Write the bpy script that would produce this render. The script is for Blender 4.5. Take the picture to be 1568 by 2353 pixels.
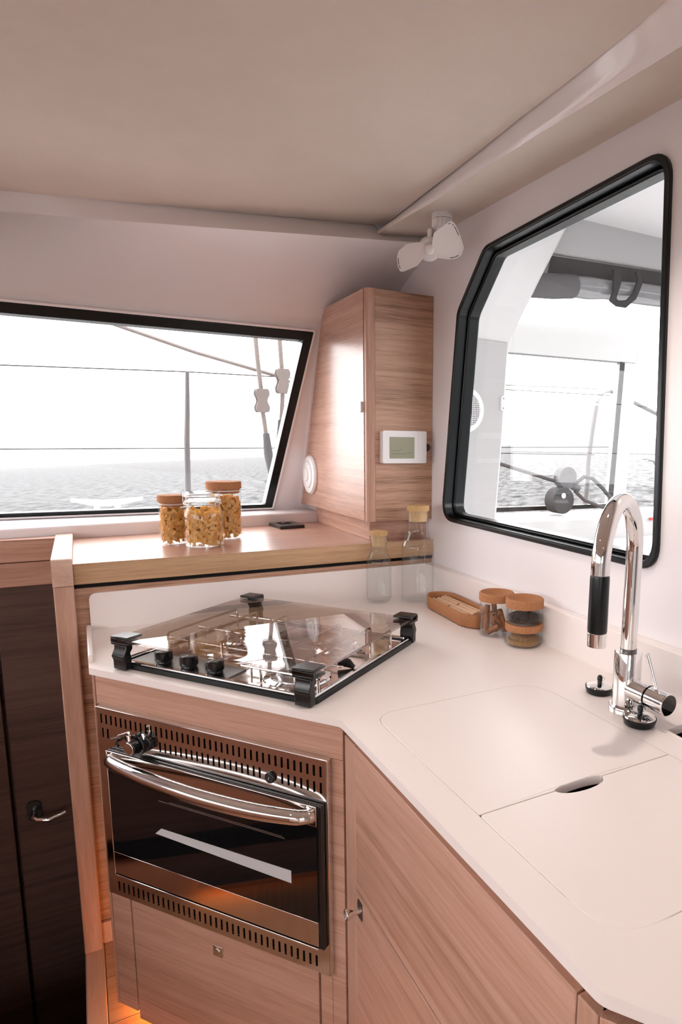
import bpy, bmesh, math, random
from mathutils import Vector, Matrix
from mathutils.geometry import tessellate_polygon
R = math.radians
random.seed(7)
for o in list(bpy.data.objects):
    bpy.data.objects.remove(o)
SC = bpy.context.scene
COL = SC.collection

# ------------------------------------------------------------------ camera
YAW, PITCH, ROLL = 0.51728, 0.161766, -0.0129137
FPX, CX, CY, W, H = 1478.25, 1024.18, 1258.07, 1568, 2353
fwd = Vector((math.sin(YAW) * math.cos(PITCH), math.cos(YAW) * math.cos(PITCH), -math.sin(PITCH)))
rgt = Vector((math.cos(YAW), -math.sin(YAW), 0))
dwn = fwd.cross(rgt)
r2 = math.cos(ROLL) * rgt + math.sin(ROLL) * dwn
d2 = -math.sin(ROLL) * rgt + math.cos(ROLL) * dwn
cam_d = bpy.data.cameras.new('camera')
cam_d.sensor_fit = 'VERTICAL'
cam_d.sensor_height = 36.0
cam_d.lens = FPX / H * 36.0
cam_d.shift_x = -(CX - W / 2) / H
cam_d.shift_y = (CY - H / 2) / H
cam_d.clip_start = 0.02
cam_d.clip_end = 9000
cam = bpy.data.objects.new('camera', cam_d)
COL.objects.link(cam)
cam.matrix_world = Matrix(((r2.x, -d2.x, -fwd.x, 0), (r2.y, -d2.y, -fwd.y, 0), (r2.z, -d2.z, -fwd.z, 1.38), (0, 0, 0, 1)))
SC.camera = cam

# ------------------------------------------------------------------ sky and exposure
wd = bpy.data.worlds.new('overcast')
SC.world = wd
wd.use_nodes = True
bg = wd.node_tree.nodes['Background']
bg.inputs[0].default_value = (1.0, 0.98, 0.985, 1)
bg.inputs[1].default_value = 6.2
SC.view_settings.view_transform = 'Standard'
SC.view_settings.look = 'None'
SC.view_settings.exposure = 0.25
SC.view_settings.gamma = 1.0
SC.view_settings.use_curve_mapping = False
SC.cycles.use_denoising = True
SC.cycles.use_adaptive_sampling = True
SC.cycles.adaptive_threshold = 0.05
SC.cycles.max_bounces = 8
SC.cycles.transparent_max_bounces = 16
SC.cycles.diffuse_bounces = 4
SC.cycles.glossy_bounces = 5
SC.cycles.sample_clamp_indirect = 12
SC.cycles.caustics_reflective = False
SC.cycles.caustics_refractive = False

# ------------------------------------------------------------------ materials
MT = {}
def mat(name, col, rough=0.5, metal=0.0, spec=0.5, emit=None, es=0.0, coat=0.0):
    m = bpy.data.materials.new(name); m.use_nodes = True
    p = m.node_tree.nodes['Principled BSDF']
    p.inputs['Base Color'].default_value = (*col, 1)
    p.inputs['Roughness'].default_value = rough
    p.inputs['Metallic'].default_value = metal
    p.inputs['Specular IOR Level'].default_value = spec
    p.inputs['Coat Weight'].default_value = coat
    if emit:
        p.inputs['Emission Color'].default_value = (*emit, 1)
        p.inputs['Emission Strength'].default_value = es
    MT[name] = m
    return m
def N(m, t, **kw):
    n = m.node_tree.nodes.new(t)
    for k, v in kw.items():
        if k in n.inputs: n.inputs[k].default_value = v
        else: setattr(n, k, v)
    return n
def L(m, a, b): m.node_tree.links.new(a, b)
def ramp(m, stops):
    r = N(m, 'ShaderNodeValToRGB')
    e = r.color_ramp.elements
    while len(e) < len(stops): e.new(0.5)
    for i, (p, c) in enumerate(stops):
        e[i].position = p; e[i].color = (*c, 1)
    return r
def bump(m, sock, strength, dist=0.002):
    b = N(m, 'ShaderNodeBump', Strength=strength, Distance=dist)
    L(m, sock, b.inputs['Height'])
    L(m, b.outputs[0], m.node_tree.nodes['Principled BSDF'].inputs['Normal'])
def wood(name, dark, mid, light, axis='x', across=62.0, along=1.3, rough=0.42, fine=0.45):
    m = mat(name, mid, rough, spec=0.4)
    p = m.node_tree.nodes['Principled BSDF']
    tc = N(m, 'ShaderNodeTexCoord')
    def noise(al, ac, detail, off):
        mp = N(m, 'ShaderNodeMapping')
        i = 'xyz'.index(axis)
        s = [ac] * 3; s[i] = al
        mp.inputs['Scale'].default_value = s
        mp.inputs['Location'].default_value = (off, off * 1.7, off * 0.6)
        L(m, tc.outputs['Object'], mp.inputs['Vector'])
        n = N(m, 'ShaderNodeTexNoise', Scale=1.0, Detail=detail, Roughness=0.6)
        L(m, mp.outputs[0], n.inputs['Vector'])
        return n
    n1 = noise(along, across, 5.0, 3.1)
    n2 = noise(along * 9, across * 8, 3.0, 9.7)
    n3 = noise(along * 0.8, 7.0, 2.0, 1.3)
    mx = N(m, 'ShaderNodeMix'); mx.data_type = 'FLOAT'
    mx.inputs[0].default_value = fine
    L(m, n1.outputs['Fac'], mx.inputs[2]); L(m, n2.outputs['Fac'], mx.inputs[3])
    mx2 = N(m, 'ShaderNodeMix'); mx2.data_type = 'FLOAT'
    mx2.inputs[0].default_value = 0.22
    L(m, mx.outputs[0], mx2.inputs[2]); L(m, n3.outputs['Fac'], mx2.inputs[3])
    r = ramp(m, [(0.38, dark), (0.5, mid), (0.62, light)])
    L(m, mx2.outputs[0], r.inputs[0]); L(m, r.outputs[0], p.inputs['Base Color'])
    bump(m, mx.outputs[0], 0.12, 0.001)
    return m
def thin_glass(name, tint, ior=1.5, rough=0.0):
    m = bpy.data.materials.new(name); m.use_nodes = True
    nt = m.node_tree; nt.nodes.clear()
    out = N(m, 'ShaderNodeOutputMaterial')
    fr = N(m, 'ShaderNodeFresnel', IOR=ior)
    # the same reflectance on the way in and on the way out of a thin pane (no total internal reflection)
    ge = N(m, 'ShaderNodeNewGeometry'); io = N(m, 'ShaderNodeMix'); io.data_type = 'FLOAT'
    io.inputs[2].default_value = ior; io.inputs[3].default_value = 1.0 / ior
    L(m, ge.outputs['Backfacing'], io.inputs[0]); L(m, io.outputs[0], fr.inputs['IOR'])
    tr = N(m, 'ShaderNodeBsdfTransparent', Color=(*tint, 1))
    gl = N(m, 'ShaderNodeBsdfGlossy', Roughness=rough)
    mx = N(m, 'ShaderNodeMixShader')
    L(m, fr.outputs[0], mx.inputs[0]); L(m, tr.outputs[0], mx.inputs[1]); L(m, gl.outputs[0], mx.inputs[2])
    L(m, mx.outputs[0], out.inputs[0])
    MT[name] = m
    return m
def speckle(name, a, b, c, scale, rough=0.85, bs=0.3):
    m = mat(name, b, rough, spec=0.25)
    tc = N(m, 'ShaderNodeTexCoord')
    n = N(m, 'ShaderNodeTexNoise', Scale=scale, Detail=5.0, Roughness=0.7)
    L(m, tc.outputs['Object'], n.inputs['Vector'])
    r = ramp(m, [(0.36, a), (0.5, b), (0.64, c)])
    L(m, n.outputs['Fac'], r.inputs[0])
    L(m, r.outputs[0], m.node_tree.nodes['Principled BSDF'].inputs['Base Color'])
    bump(m, n.outputs['Fac'], bs)
    return m

OD, OM, OL = (0.37, 0.20, 0.138), (0.52, 0.298, 0.218), (0.61, 0.37, 0.285)
for ax in 'xyz':
    wood('oak_' + ax, OD, OM, OL, ax)
wood('oak_edge_x', (0.42, 0.25, 0.14), (0.57, 0.36, 0.21), (0.66, 0.44, 0.28), 'x')
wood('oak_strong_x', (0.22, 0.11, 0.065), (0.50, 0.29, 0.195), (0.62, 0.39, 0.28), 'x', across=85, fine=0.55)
wood('solid_oak_z', (0.42, 0.235, 0.165), (0.53, 0.315, 0.235), (0.62, 0.395, 0.305), 'z', across=22, along=1.6, fine=0.3)
wood('solid_oak_y', (0.52, 0.33, 0.25), (0.61, 0.41, 0.32), (0.68, 0.48, 0.38), 'y', across=22, along=1.6, fine=0.3)
wood('floor_oak', (0.36, 0.20, 0.12), (0.50, 0.30, 0.19), (0.58, 0.37, 0.25), 'x', across=75)
wood('shade_wood', (0.050, 0.025, 0.019), (0.085, 0.043, 0.032), (0.115, 0.06, 0.045), 'x', rough=0.5)  # wood colour darkened so that it carries the shade of the stairwell
wood('bamboo', (0.48, 0.30, 0.15), (0.58, 0.38, 0.20), (0.66, 0.46, 0.26), 'z', across=160, along=6)
mat('gelcoat', (0.87, 0.83, 0.845), 0.28, spec=0.5)
mat('gelcoat_gloss', (0.90, 0.85, 0.85), 0.12, spec=0.6)
mat('worktop', (0.90, 0.825, 0.80), 0.30, spec=0.5)
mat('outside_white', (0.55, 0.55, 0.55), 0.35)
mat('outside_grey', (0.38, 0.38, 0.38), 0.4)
mat('white_plastic', (0.88, 0.86, 0.86), 0.35)
mat('fan_plastic', (0.88, 0.84, 0.83), 0.4)
mat('chrome', (0.80, 0.80, 0.80), 0.045, 1.0)
mat('steel', (0.76, 0.71, 0.68), 0.09, 1.0)
mat('steel_dark', (0.18, 0.17, 0.165), 0.3, 1.0)
mat('alloy', (0.62, 0.60, 0.60), 0.3, 1.0)
mat('rail_steel', (0.10, 0.095, 0.098), 0.35, 0.0)
mat('hardtop_white', (0.74, 0.73, 0.73), 0.4)
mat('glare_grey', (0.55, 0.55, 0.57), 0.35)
mat('black_rubber', (0.005, 0.008, 0.009), 0.27, spec=0.35)
mat('black_plastic', (0.011, 0.011, 0.012), 0.25, spec=0.5)
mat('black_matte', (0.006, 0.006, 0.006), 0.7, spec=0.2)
mat('black_glass', (0.006, 0.006, 0.007), 0.03, spec=0.6)
mat('lcd', (0.30, 0.29, 0.19), 0.25)
mat('lcd_mark', (0.13, 0.13, 0.09), 0.4)
mat('red_stripe', (0.55, 0.06, 0.05), 0.4)
mat('rope_grey', (0.20, 0.172, 0.158), 0.8)
mat('strap_grey', (0.022, 0.022, 0.024), 0.75)
mat('roll_grey', (0.085, 0.085, 0.088), 0.8)
mat('rope_dark', (0.05, 0.047, 0.047), 0.8)
mat('led_orange', (1, 0.55, 0.2), 0.5, emit=(1.0, 0.38, 0.07), es=48.0)
mat('led_dim', (1, 0.55, 0.2), 0.5, emit=(1.0, 0.36, 0.07), es=4.0)
mat('lamp_lens', (1, 0.9, 0.75), 0.5, emit=(1.0, 0.80, 0.58), es=30.0)
m = mat('pasta', (0.96, 0.66, 0.25), 0.5, spec=0.35)
tl = N(m, 'ShaderNodeBsdfTranslucent', Color=(1.0, 0.70, 0.27, 1)); mx = N(m, 'ShaderNodeMixShader', Fac=0.5)
L(m, m.node_tree.nodes['Principled BSDF'].outputs[0], mx.inputs[1]); L(m, tl.outputs[0], mx.inputs[2])
L(m, mx.outputs[0], m.node_tree.nodes['Material Output'].inputs[0])
wood('oak_top_x', OD, OM, OL, 'x', rough=0.28)
wood('oak_satin_y', OD, OM, OL, 'y', rough=0.26)
MT['oak_satin_y'].node_tree.nodes['Principled BSDF'].inputs['Specular IOR Level'].default_value = 0.75
MT['oak_top_x'].node_tree.nodes['Principled BSDF'].inputs['Specular IOR Level'].default_value = 0.9
mat('wafer', (0.66, 0.42, 0.26), 0.55)
mat('wafer_band', (0.30, 0.12, 0.07), 0.5)
speckle('cork', (0.33, 0.135, 0.058), (0.43, 0.195, 0.09), (0.48, 0.23, 0.115), 420)
speckle('cork_light', (0.42, 0.24, 0.10), (0.52, 0.32, 0.15), (0.60, 0.39, 0.20), 380)
speckle('cinnamon', (0.20, 0.075, 0.035), (0.31, 0.125, 0.06), (0.40, 0.18, 0.09), 160)
speckle('clove_dark', (0.022, 0.012, 0.010), (0.045, 0.026, 0.022), (0.075, 0.045, 0.038), 300)
speckle('herb', (0.16, 0.075, 0.03), (0.34, 0.185, 0.075), (0.48, 0.30, 0.14), 500)
speckle('headliner', (0.665, 0.58, 0.515), (0.675, 0.59, 0.525), (0.685, 0.60, 0.535), 12, 0.85, 0.01)
thin_glass('window_glass', (0.97, 0.97, 0.97), 1.35)
thin_glass('jar_glass', (0.984, 0.990, 0.990), 1.32)
thin_glass('smoked_glass', (0.82, 0.795, 0.785), 1.95)
mat('clear_vinyl', (0.17, 0.175, 0.18), 0.12, spec=0.9)
# the sea: pale, broken by wind ripples
m = mat('sea_water', (0.2, 0.2, 0.2), 0.6, spec=0.0)
tc = N(m, 'ShaderNodeTexCoord'); mp = N(m, 'ShaderNodeMapping')
mp.inputs['Scale'].default_value = (0.55, 1.5, 1)
mp.inputs['Rotation'].default_value = (0, 0, 0.6)
L(m, tc.outputs['Object'], mp.inputs['Vector'])
n1 = N(m, 'ShaderNodeTexNoise', Scale=1.1, Detail=7.0, Roughness=0.62)
L(m, mp.outputs[0], n1.inputs['Vector'])
bump(m, n1.outputs['Fac'], 1.0, 0.9)
r = ramp(m, [(0.36, (0.072, 0.075, 0.077)), (0.56, (0.19, 0.192, 0.193))])
L(m, n1.outputs['Fac'], r.inputs[0])
L(m, r.outputs[0], m.node_tree.nodes['Principled BSDF'].inputs['Base Color'])

# ------------------------------------------------------------------ mesh helpers
class MB:
    def __init__(s): s.v = []; s.f = []
    def add(s, vs, fs):
        b = len(s.v); s.v += [tuple(v) for v in vs]; s.f += [tuple(i + b for i in f) for f in fs]; return s
    def box(s, x0, x1, y0, y1, z0, z1):
        return s.add([(x0, y0, z0), (x1, y0, z0), (x1, y1, z0), (x0, y1, z0), (x0, y0, z1), (x1, y0, z1), (x1, y1, z1), (x0, y1, z1)],
                     [(3, 2, 1, 0), (4, 5, 6, 7), (0, 1, 5, 4), (1, 2, 6, 5), (2, 3, 7, 6), (3, 0, 4, 7)])
    def prism(s, outer, d0, d1, mp='xy', holes=()):
        f = mp if callable(mp) else {'xy': lambda a, b, d: (a, b, d), 'yz': lambda a, b, d: (d, a, b), 'xz': lambda a, b, d: (a, d, b)}[mp]
        loops = [list(outer)] + [list(h) for h in holes]
        flat = [p for l in loops for p in l]
        n = len(flat)
        if holes:
            bt = bmesh.new(); bv = [bt.verts.new((p[0], p[1], 0)) for p in flat]; be = []; k = 0
            for l in loops:
                be += [bt.edges.new((bv[k + i], bv[k + (i + 1) % len(l)])) for i in range(len(l))]; k += len(l)
            bt.verts.index_update()
            bmesh.ops.triangle_fill(bt, use_beauty=True, use_dissolve=False, edges=be)
            tri = [[v.index for v in f2.verts] for f2 in bt.faces]; bt.free()
        else:
            tri = tessellate_polygon([[Vector((p[0], p[1], 0)) for p in l] for l in loops])
        vs = [f(a, b, d0) for a, b in flat] + [f(a, b, d1) for a, b in flat]
        fs = [tuple(t) for t in tri] + [tuple(i + n for i in reversed(t)) for t in tri]
        k = 0
        for l in loops:
            m_ = len(l)
            for i in range(m_):
                a, b = k + i, k + (i + 1) % m_
                fs.append((a, b, b + n, a + n))
            k += m_
        return s.add(vs, fs)
    def lathe(s, prof, seg=32, c=(0, 0, 0)):
        vs = []; fs = []; n = len(prof)
        for i in range(seg):
            a = 2 * math.pi * i / seg
            for r, z in prof: vs.append((c[0] + r * math.cos(a), c[1] + r * math.sin(a), c[2] + z))
        for i in range(seg):
            j = (i + 1) % seg
            for k in range(n - 1):
                fs.append((i * n + k, j * n + k, j * n + k + 1, i * n + k + 1))
        return s.add(vs, fs)
    def tube(s, pts, r, seg=12, cap=True):
        pts = [Vector(p) for p in pts]; n = len(pts)
        rr = r if isinstance(r, (list, tuple)) else [r] * n
        vs = []; fs = []; u = None
        for i, p in enumerate(pts):
            t = (pts[min(i + 1, n - 1)] - pts[max(i - 1, 0)]).normalized()
            if u is None:
                u = t.orthogonal().normalized()
            else:
                u = (u - t * u.dot(t)).normalized()
            w = t.cross(u)
            for k in range(seg):
                a = 2 * math.pi * k / seg
                vs.append(p + (u * math.cos(a) + w * math.sin(a)) * rr[i])
        for i in range(n - 1):
            for k in range(seg):
                k2 = (k + 1) % seg
                fs.append((i * seg + k, i * seg + k2, (i + 1) * seg + k2, (i + 1) * seg + k))
        if cap:
            fs.append(tuple(reversed(range(seg)))); fs.append(tuple((n - 1) * seg + k for k in range(seg)))
        return s.add(vs, fs)
    def grid(s, rows):
        m_ = len(rows[0]); vs = [p for r_ in rows for p in r_]; fs = []
        for i in range(len(rows) - 1):
            for k in range(m_ - 1):
                fs.append((i * m_ + k, i * m_ + k + 1, (i + 1) * m_ + k + 1, (i + 1) * m_ + k))
        return s.add(vs, fs)
    def mesh(s, name, m, angle=35, recalc=True):
        me = bpy.data.meshes.new(name); me.from_pydata(s.v, [], s.f)
        bm = bmesh.new(); bm.from_mesh(me)
        bmesh.ops.remove_doubles(bm, verts=bm.verts, dist=1e-6)
        if recalc: bmesh.ops.recalc_face_normals(bm, faces=bm.faces)
        bm.to_mesh(me); bm.free()
        for p in me.polygons: p.use_smooth = True
        me.set_sharp_from_angle(angle=R(angle))
        me.materials.append(MT[m] if isinstance(m, str) else m)
        return me
    def build(s, name, m, parent=None, bevel=0.0, angle=35, label=None):
        o = bpy.data.objects.new(name, s.mesh(name, m, angle)); COL.objects.link(o)
        if parent: o.parent = parent
        if bevel:
            b = o.modifiers.new('bevel', 'BEVEL'); b.width = bevel; b.segments = 2; b.limit_method = 'ANGLE'; b.angle_limit = R(40)
        if label: o['label'] = label
        return o
def box(*a): return MB().box(*a)
def tag(o, label=None, cat=None, group=None, kind=None):
    if label: o['label'] = label
    if cat: o['category'] = cat
    if group: o['group'] = group
    if kind: o['kind'] = kind
    return o
def thing(name, label, cat, loc=(0, 0, 0), rz=0.0, group=None, kind=None):
    o = bpy.data.objects.new(name, None); COL.objects.link(o)
    o.empty_display_size = 0.05; o.location = loc; o.rotation_euler = (0, 0, rz)
    return tag(o, label, cat, group, kind)
def struct(o, label, cat='structure'): return tag(o, label, cat, None, 'structure')
def rnd(pts, rad, seg=6):
    out = []; n = len(pts)
    for i in range(n):
        r_ = rad[i] if isinstance(rad, (list, tuple)) else rad
        p = Vector(pts[i]); a = Vector(pts[i - 1]) - p; b = Vector(pts[(i + 1) % n]) - p
        if r_ <= 0: out.append(tuple(p)); continue
        ang = a.angle(b); t = min(r_ / math.tan(ang / 2), a.length * 0.49, b.length * 0.49)
        p0 = p + a.normalized() * t; p1 = p + b.normalized() * t
        for k in range(seg + 1):
            q = k / seg
            out.append(tuple(p0 * (1 - q) ** 2 + p * 2 * q * (1 - q) + p1 * q * q))
    return out
def inset(pts, d):
    n = len(pts); out = []
    area = sum(pts[i][0] * pts[(i + 1) % n][1] - pts[(i + 1) % n][0] * pts[i][1] for i in range(n))
    sg = 1 if area > 0 else -1
    for i in range(n):
        p0, p1, p2 = Vector(pts[i - 1]), Vector(pts[i]), Vector(pts[(i + 1) % n])
        e1 = (p1 - p0).normalized(); e2 = (p2 - p1).normalized()
        n1_ = Vector((-e1.y, e1.x)) * sg; n2_ = Vector((-e2.y, e2.x)) * sg
        b = (n1_ + n2_); b = b / max(1e-6, b.length_squared) * 2
        out.append(tuple(p1 + b * d))
    return out
def arc(c, r_, a0, a1, n): return [(c[0] + r_ * math.cos(a0 + (a1 - a0) * i / n), c[1] + r_ * math.sin(a0 + (a1 - a0) * i / n)) for i in range(n + 1)]
def rect(x0, x1, y0, y1): return [(x0, y0), (x1, y0), (x1, y1), (x0, y1)]

XW = 0.94
ZF, ZC = 0.08, 0.92
# ================================================================== SETTING
# right wall with its five-sided window
WIN2 = [(0.835, 1.143), (1.668, 1.152), (1.593, 1.735), (1.462, 1.873), (0.866, 1.896)]
WR = [0.05, 0.06, 0.05, 0.05, 0.055]
win2 = rnd(WIN2, WR, 8)
w = MB().prism(rect(-2.1, 2.62, -0.1, 2.06), XW, XW + 0.05, 'yz', [win2]).build('wall_right', 'gelcoat')
struct(w, 'pale pinkish white cabin wall around the five-sided window')
t = thing('window_2', 'five-sided cabin window with black rubber frame looking onto the cockpit', 'window', (0, 0, 0), kind='structure')
MB().prism(win2, XW - 0.009, XW + 0.058, 'yz', [rnd(inset(WIN2, 0.013), 0.045, 8)]).build('window_frame', 'black_rubber', t, 0.003)
MB().prism(rnd(inset(WIN2, 0.0125), 0.045, 8), XW + 0.020, XW + 0.056, 'yz', [rnd(inset(WIN2, 0.022), 0.035, 8)]).build('gasket', 'black_rubber', t, 0.004)
MB().prism(rnd(inset(WIN2, 0.018), 0.04, 8), XW + 0.040, XW + 0.045, 'yz').build('pane', 'window_glass', t)

# raked front wall with the long forward window
yw = lambda z: 2.385 - 0.42 * (z - 1.148)
rk = lambda a, b, d: (a, yw(b) + d, b)
WIN1 = [(-1.30, 1.134), (0.615, 1.134), (0.704, 1.733), (-1.20, 1.733)]
WIN1I = [(-1.27, 1.147), (0.588, 1.147), (0.672, 1.706), (-1.17, 1.706)]
fw = MB().prism([(-1.72, 1.112), (XW + 0.04, 1.112), (XW + 0.04, 1.765), (-1.72, 1.765)], 0.0, 0.05, rk, [WIN1])
yup = lambda x: min(2.15, 2.074 - 0.2815 * x)
ylo = lambda x: min(2.19, 2.085 - 0.4025 * x)
zlo = lambda x: 1.955 - 0.019 * max(x, -0.4)
rows = []
xs = [-1.72 + i * (XW + 0.05 + 1.72) / 24 for i in range(25)]
for q in [i / 8 for i in range(9)]:
    row = []
    for x in xs:
        p0 = Vector((yw(1.765), 1.765)); p2 = Vector((ylo(x), zlo(x)))
        pc = Vector((min(yw(1.765) - 0.035, (p0.x + p2.x) / 2 + 0.05), 1.765 + 0.13))
        p = p0 * (1 - q) ** 2 + pc * 2 * q * (1 - q) + p2 * q * q
        row.append((x, p.x, p.y))
    rows.append(row)
fw.grid(rows)
fw.grid([[(x, ylo(x), zlo(x)) for x in xs], [(x, 2.62, 2.03) for x in xs]])
struct(fw.build('wall_front', 'gelcoat'), 'raked pale moulded front wall around the long sea window')
t = thing('window_1', 'long raked front window with black frame showing the sea', 'window', kind='structure')
MB().prism(WIN1, -0.008, 0.045, rk, [WIN1I]).build('window_frame', 'black_rubber', t, 0.003)
MB().prism(inset(WIN1I, -0.004), 0.026, 0.031, rk).build('pane', 'window_glass', t)
MB().prism(inset(WIN1, -0.007), -0.010, 0.01, rk, [WIN1]).build('white_bead', 'gelcoat_gloss', t, 0.002)

# window ledge (trim) above the shelf
ty = lambda x: 2.189 + 0.126 * x
prof = [(0.0, 1.084), (0.0, 1.119), (0.004, 1.124), (0.23, 1.126), (0.23, 1.084)]
tm = MB().grid([[(x, ty(x) + a, z) for a, z in prof] for x in (-1.7, -1.0, -0.4, 0.0, 0.3, 0.6, 0.76)])
struct(tm.build('trim_1', 'gelcoat', bevel=0.002), 'pale upright ledge trim under the front window', 'trim')

# ceiling
cr = [(1.841, 0.829), (1.57, 0.815), (1.319, 0.806), (1.114, 0.794), (0.97, 0.790), (0.826, 0.783), (0.735, 0.772), (0.3, 0.72), (-0.8, 0.60), (-2.1, 0.50)]
lo = [(1.741, 0.789), (1.503, 0.804), (1.316, 0.806), (1.103, 0.809), (0.95, 0.815), (0.82, 0.819), (0.752, 0.821), (0.3, 0.82), (-0.8, 0.81), (-2.1, 0.80)]
outl = [(-1.72, yup(-1.72) - 0.003), (-0.27, yup(-0.27) - 0.003)] + [(x - 0.003, min(y, yup(x) - 0.004)) for y, x in cr] + [(-1.72, -2.1)]
struct(MB().prism(outl, 2.0, 2.02, 'xy').build('ceiling', 'headliner', bevel=0.004), 'wide beige padded ceiling panel over the galley', 'ceiling')
struct(box(-1.8, 1.05, -2.2, 2.3, 2.03, 2.1).build('roof_deck', 'outside_white'), 'coachroof slab above the ceiling lining', 'roof')
b = MB()
rows = []
for (ya, xa), (yb, xb) in zip(cr, lo):
    row = [(xa, ya, 2.006)]
    for q, z, dx_ in ((0.30, 1.9935, -0.001), (0.62, 1.9815, -0.003), (0.78, 1.9745, -0.004), (0.86, 1.9705, -0.003), (1.0, 1.964, 0.0), (1.0, 1.969, 0.004)):
        row.append((xa + q * (xb - xa) + dx_, ya + q * (yb - ya), z))
    rows.append(row)
struct(b.grid(rows).build('trim_2', 'gelcoat_gloss', angle=60), 'glossy white ceiling beam widening towards the viewer above the right wall', 'trim')
b = MB()
rows = []
for x in sorted(xs + [0.797, 0.803, 0.83]):
    ya, za = (yup(x), 2.006) if x < 0.80 else (ylo(x) + 0.045, 1.968)
    yb, zb = ylo(x), zlo(x)
    rows.append([(x, ya - 0.001, za), (x, ya + 0.5 * (yb - ya) - 0.002, za + 0.55 * (zb - za)), (x, ya + 0.85 * (yb - ya) - 0.002, za + 0.88 * (zb - za)), (x, yb - 0.001, zb), (x, yb + 0.006, zb - 0.0005)])
struct(b.grid(rows).build('trim_3', 'gelcoat_gloss', angle=60), 'glossy white ceiling beam above the front window', 'trim')
outl = [(x + 0.002, y) for y, x in lo] + [(XW + 0.03, -2.1), (XW + 0.03, ylo(XW + 0.03) + 0.047), (0.791, ylo(0.791) + 0.047)]
struct(MB().prism(outl, 1.965, 1.975, 'xy').build('ceiling_strip', 'headliner'), 'narrow beige ceiling strip between white beam and right wall', 'ceiling')

# floor, nosing, skirting, stairwell
fl = struct(box(-0.026, 1.0, -2.1, 1.75, 0.0, ZF - 0.012).build('floor', 'floor_oak'), 'pale oak galley floor lit orange under the oven cabinet', 'floor')
struct(box(-1.72, -0.75, -2.1, 2.3, 0.0, ZF).build('floor_beyond', 'floor_oak'), 'oak floor beyond the stairwell', 'floor')
struct(box(-0.75, -0.026, -2.1, 0.35, 0.0, ZF - 0.012).build('floor_aft', 'floor_oak'), 'oak saloon floor behind the stairwell', 'floor')
pw = 0.145
for i in range(13):
    y1 = 1.745 - i * pw
    box(-0.0255, 0.66, y1 - pw + 0.0015, y1, ZF - 0.012, ZF).build('plank', 'floor_oak', fl, 0.001)
struct(box(-0.070, -0.0265, 0.35, 1.726, -0.02, ZF + 0.001).build('trim_4', 'solid_oak_y', bevel=0.003), 'pale oak floor nosing strip beside the stairwell', 'trim')
struct(box(-0.071, 0.3, 1.727, 1.737, ZF, 0.139).build('baseboard_front', 'solid_oak_y'), 'low oak skirting glowing orange at the floor', 'baseboard')
struct(box(-0.075, -0.05, 0.35, 2.16, -1.0, -0.02).build('stairwell_side', 'shade_wood'), 'dark stairwell side below the floor edge', 'wall')
struct(box(-0.068, -0.050, 1.766, 2.149, -1.0, 1.036).build('stairwell_panel', 'oak_y'), 'oak side panel of the stairwell behind the post', 'wall')
struct(box(-0.80, -0.75, 0.30, 2.16, -1.0, 0.86).build('partition', 'oak_y'), 'oak partition on the far side of the stairwell', 'wall')
struct(box(-0.80, -0.05, 0.30, 2.2, -1.05, -1.0).build('stair_floor', 'shade_wood'), 'dark lower floor of the stairwell', 'floor')
struct(box(-0.80, -0.05, 0.30, 0.35, -1.0, 0.0).build('stairwell_end', 'shade_wood'), 'dark near end of the stairwell', 'wall')
struct(box(-0.75, -0.075, 0.35, 1.72, -0.35, -0.15).build('stair_step', 'floor_oak'), 'oak top step of the stairwell', 'step')
t = thing('led_strip', 'orange light strip along the far side of the stairwell', 'light strip', (-0.745, 0.4, -0.12))
box(0.0, 0.012, 0.0, 0.95, 0.0, 0.010).build('diffuser', 'led_dim', t)
box(-0.004, 0.030, -0.003, 0.953, 0.0102, 0.013).build('rail', 'alloy', t)
t = thing('door_1', 'wooden hull door with stairwell shade put into its brown, chrome lever', 'door', kind='structure')
box(-0.230, -0.045, 2.150, 2.175, -1.0, 0.962).build('door_leaf', 'shade_wood', t, 0.002)
box(-0.80, -0.240, 2.148, 2.175, -1.0, 0.962).build('door_panel', 'shade_wood', t, 0.002)
h = MB().prism(rnd(rect(-0.205, -0.167, 0.245, 0.306), 0.018), 2.143, 2.150, 'xz').build('handle_plate', 'black_plastic', t, 0.001)
MB().tube([(-0.186, 2.146, 0.272), (-0.186, 2.112, 0.270), (-0.178, 2.104, 0.266), (-0.150, 2.100, 0.260), (-0.115, 2.102, 0.268), (-0.104, 2.104, 0.272)], [0.007, 0.007, 0.007, 0.0065, 0.006, 0.005], 12).build('lever', 'chrome', h)
struct(box(-1.72, 0.0, 2.18, 2.22, -1.0, 1.04).build('wall_below_window', 'shade_wood'), 'dark backing behind the hull door', 'wall')
# cabin shell behind the viewer, with its own windows
lw = [(-1.2, 1.20), (1.7, 1.20), (1.7, 1.70), (-1.2, 1.70)]
struct(MB().prism(rect(-2.1, 2.3, 0.0, 2.06), -1.77, -1.72, 'yz', [lw]).build('wall_left', 'gelcoat'), 'pale saloon wall with a long side window', 'wall')
t = thing('window_3', 'long saloon side window opposite the galley', 'window', kind='structure')
MB().prism(lw, -1.755, -1.735, 'yz', [inset(lw, 0.02)]).build('window_frame', 'black_rubber', t)
MB().prism(inset(lw, 0.015), -1.747, -1.743, 'yz').build('pane', 'window_glass', t)
dr = [(-1.50, 0.12), (-0.50, 0.12), (-0.50, 1.80), (-1.50, 1.80)]
struct(MB().prism(rect(-1.72, 1.0, 0.0, 2.06), -2.15, -2.1, 'xz', [dr]).build('wall_back', 'outside_grey'), 'aft wall in a darkened grey with a glass sliding door', 'wall')  # unseen wall, its grey darkened to deepen the reflections in the chrome
t = thing('door_2', 'glass sliding door behind the viewer', 'door', kind='structure')
MB().prism(dr, -2.14, -2.11, 'xz', [inset(dr, 0.04)]).build('door_frame', 'alloy', t)
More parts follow.
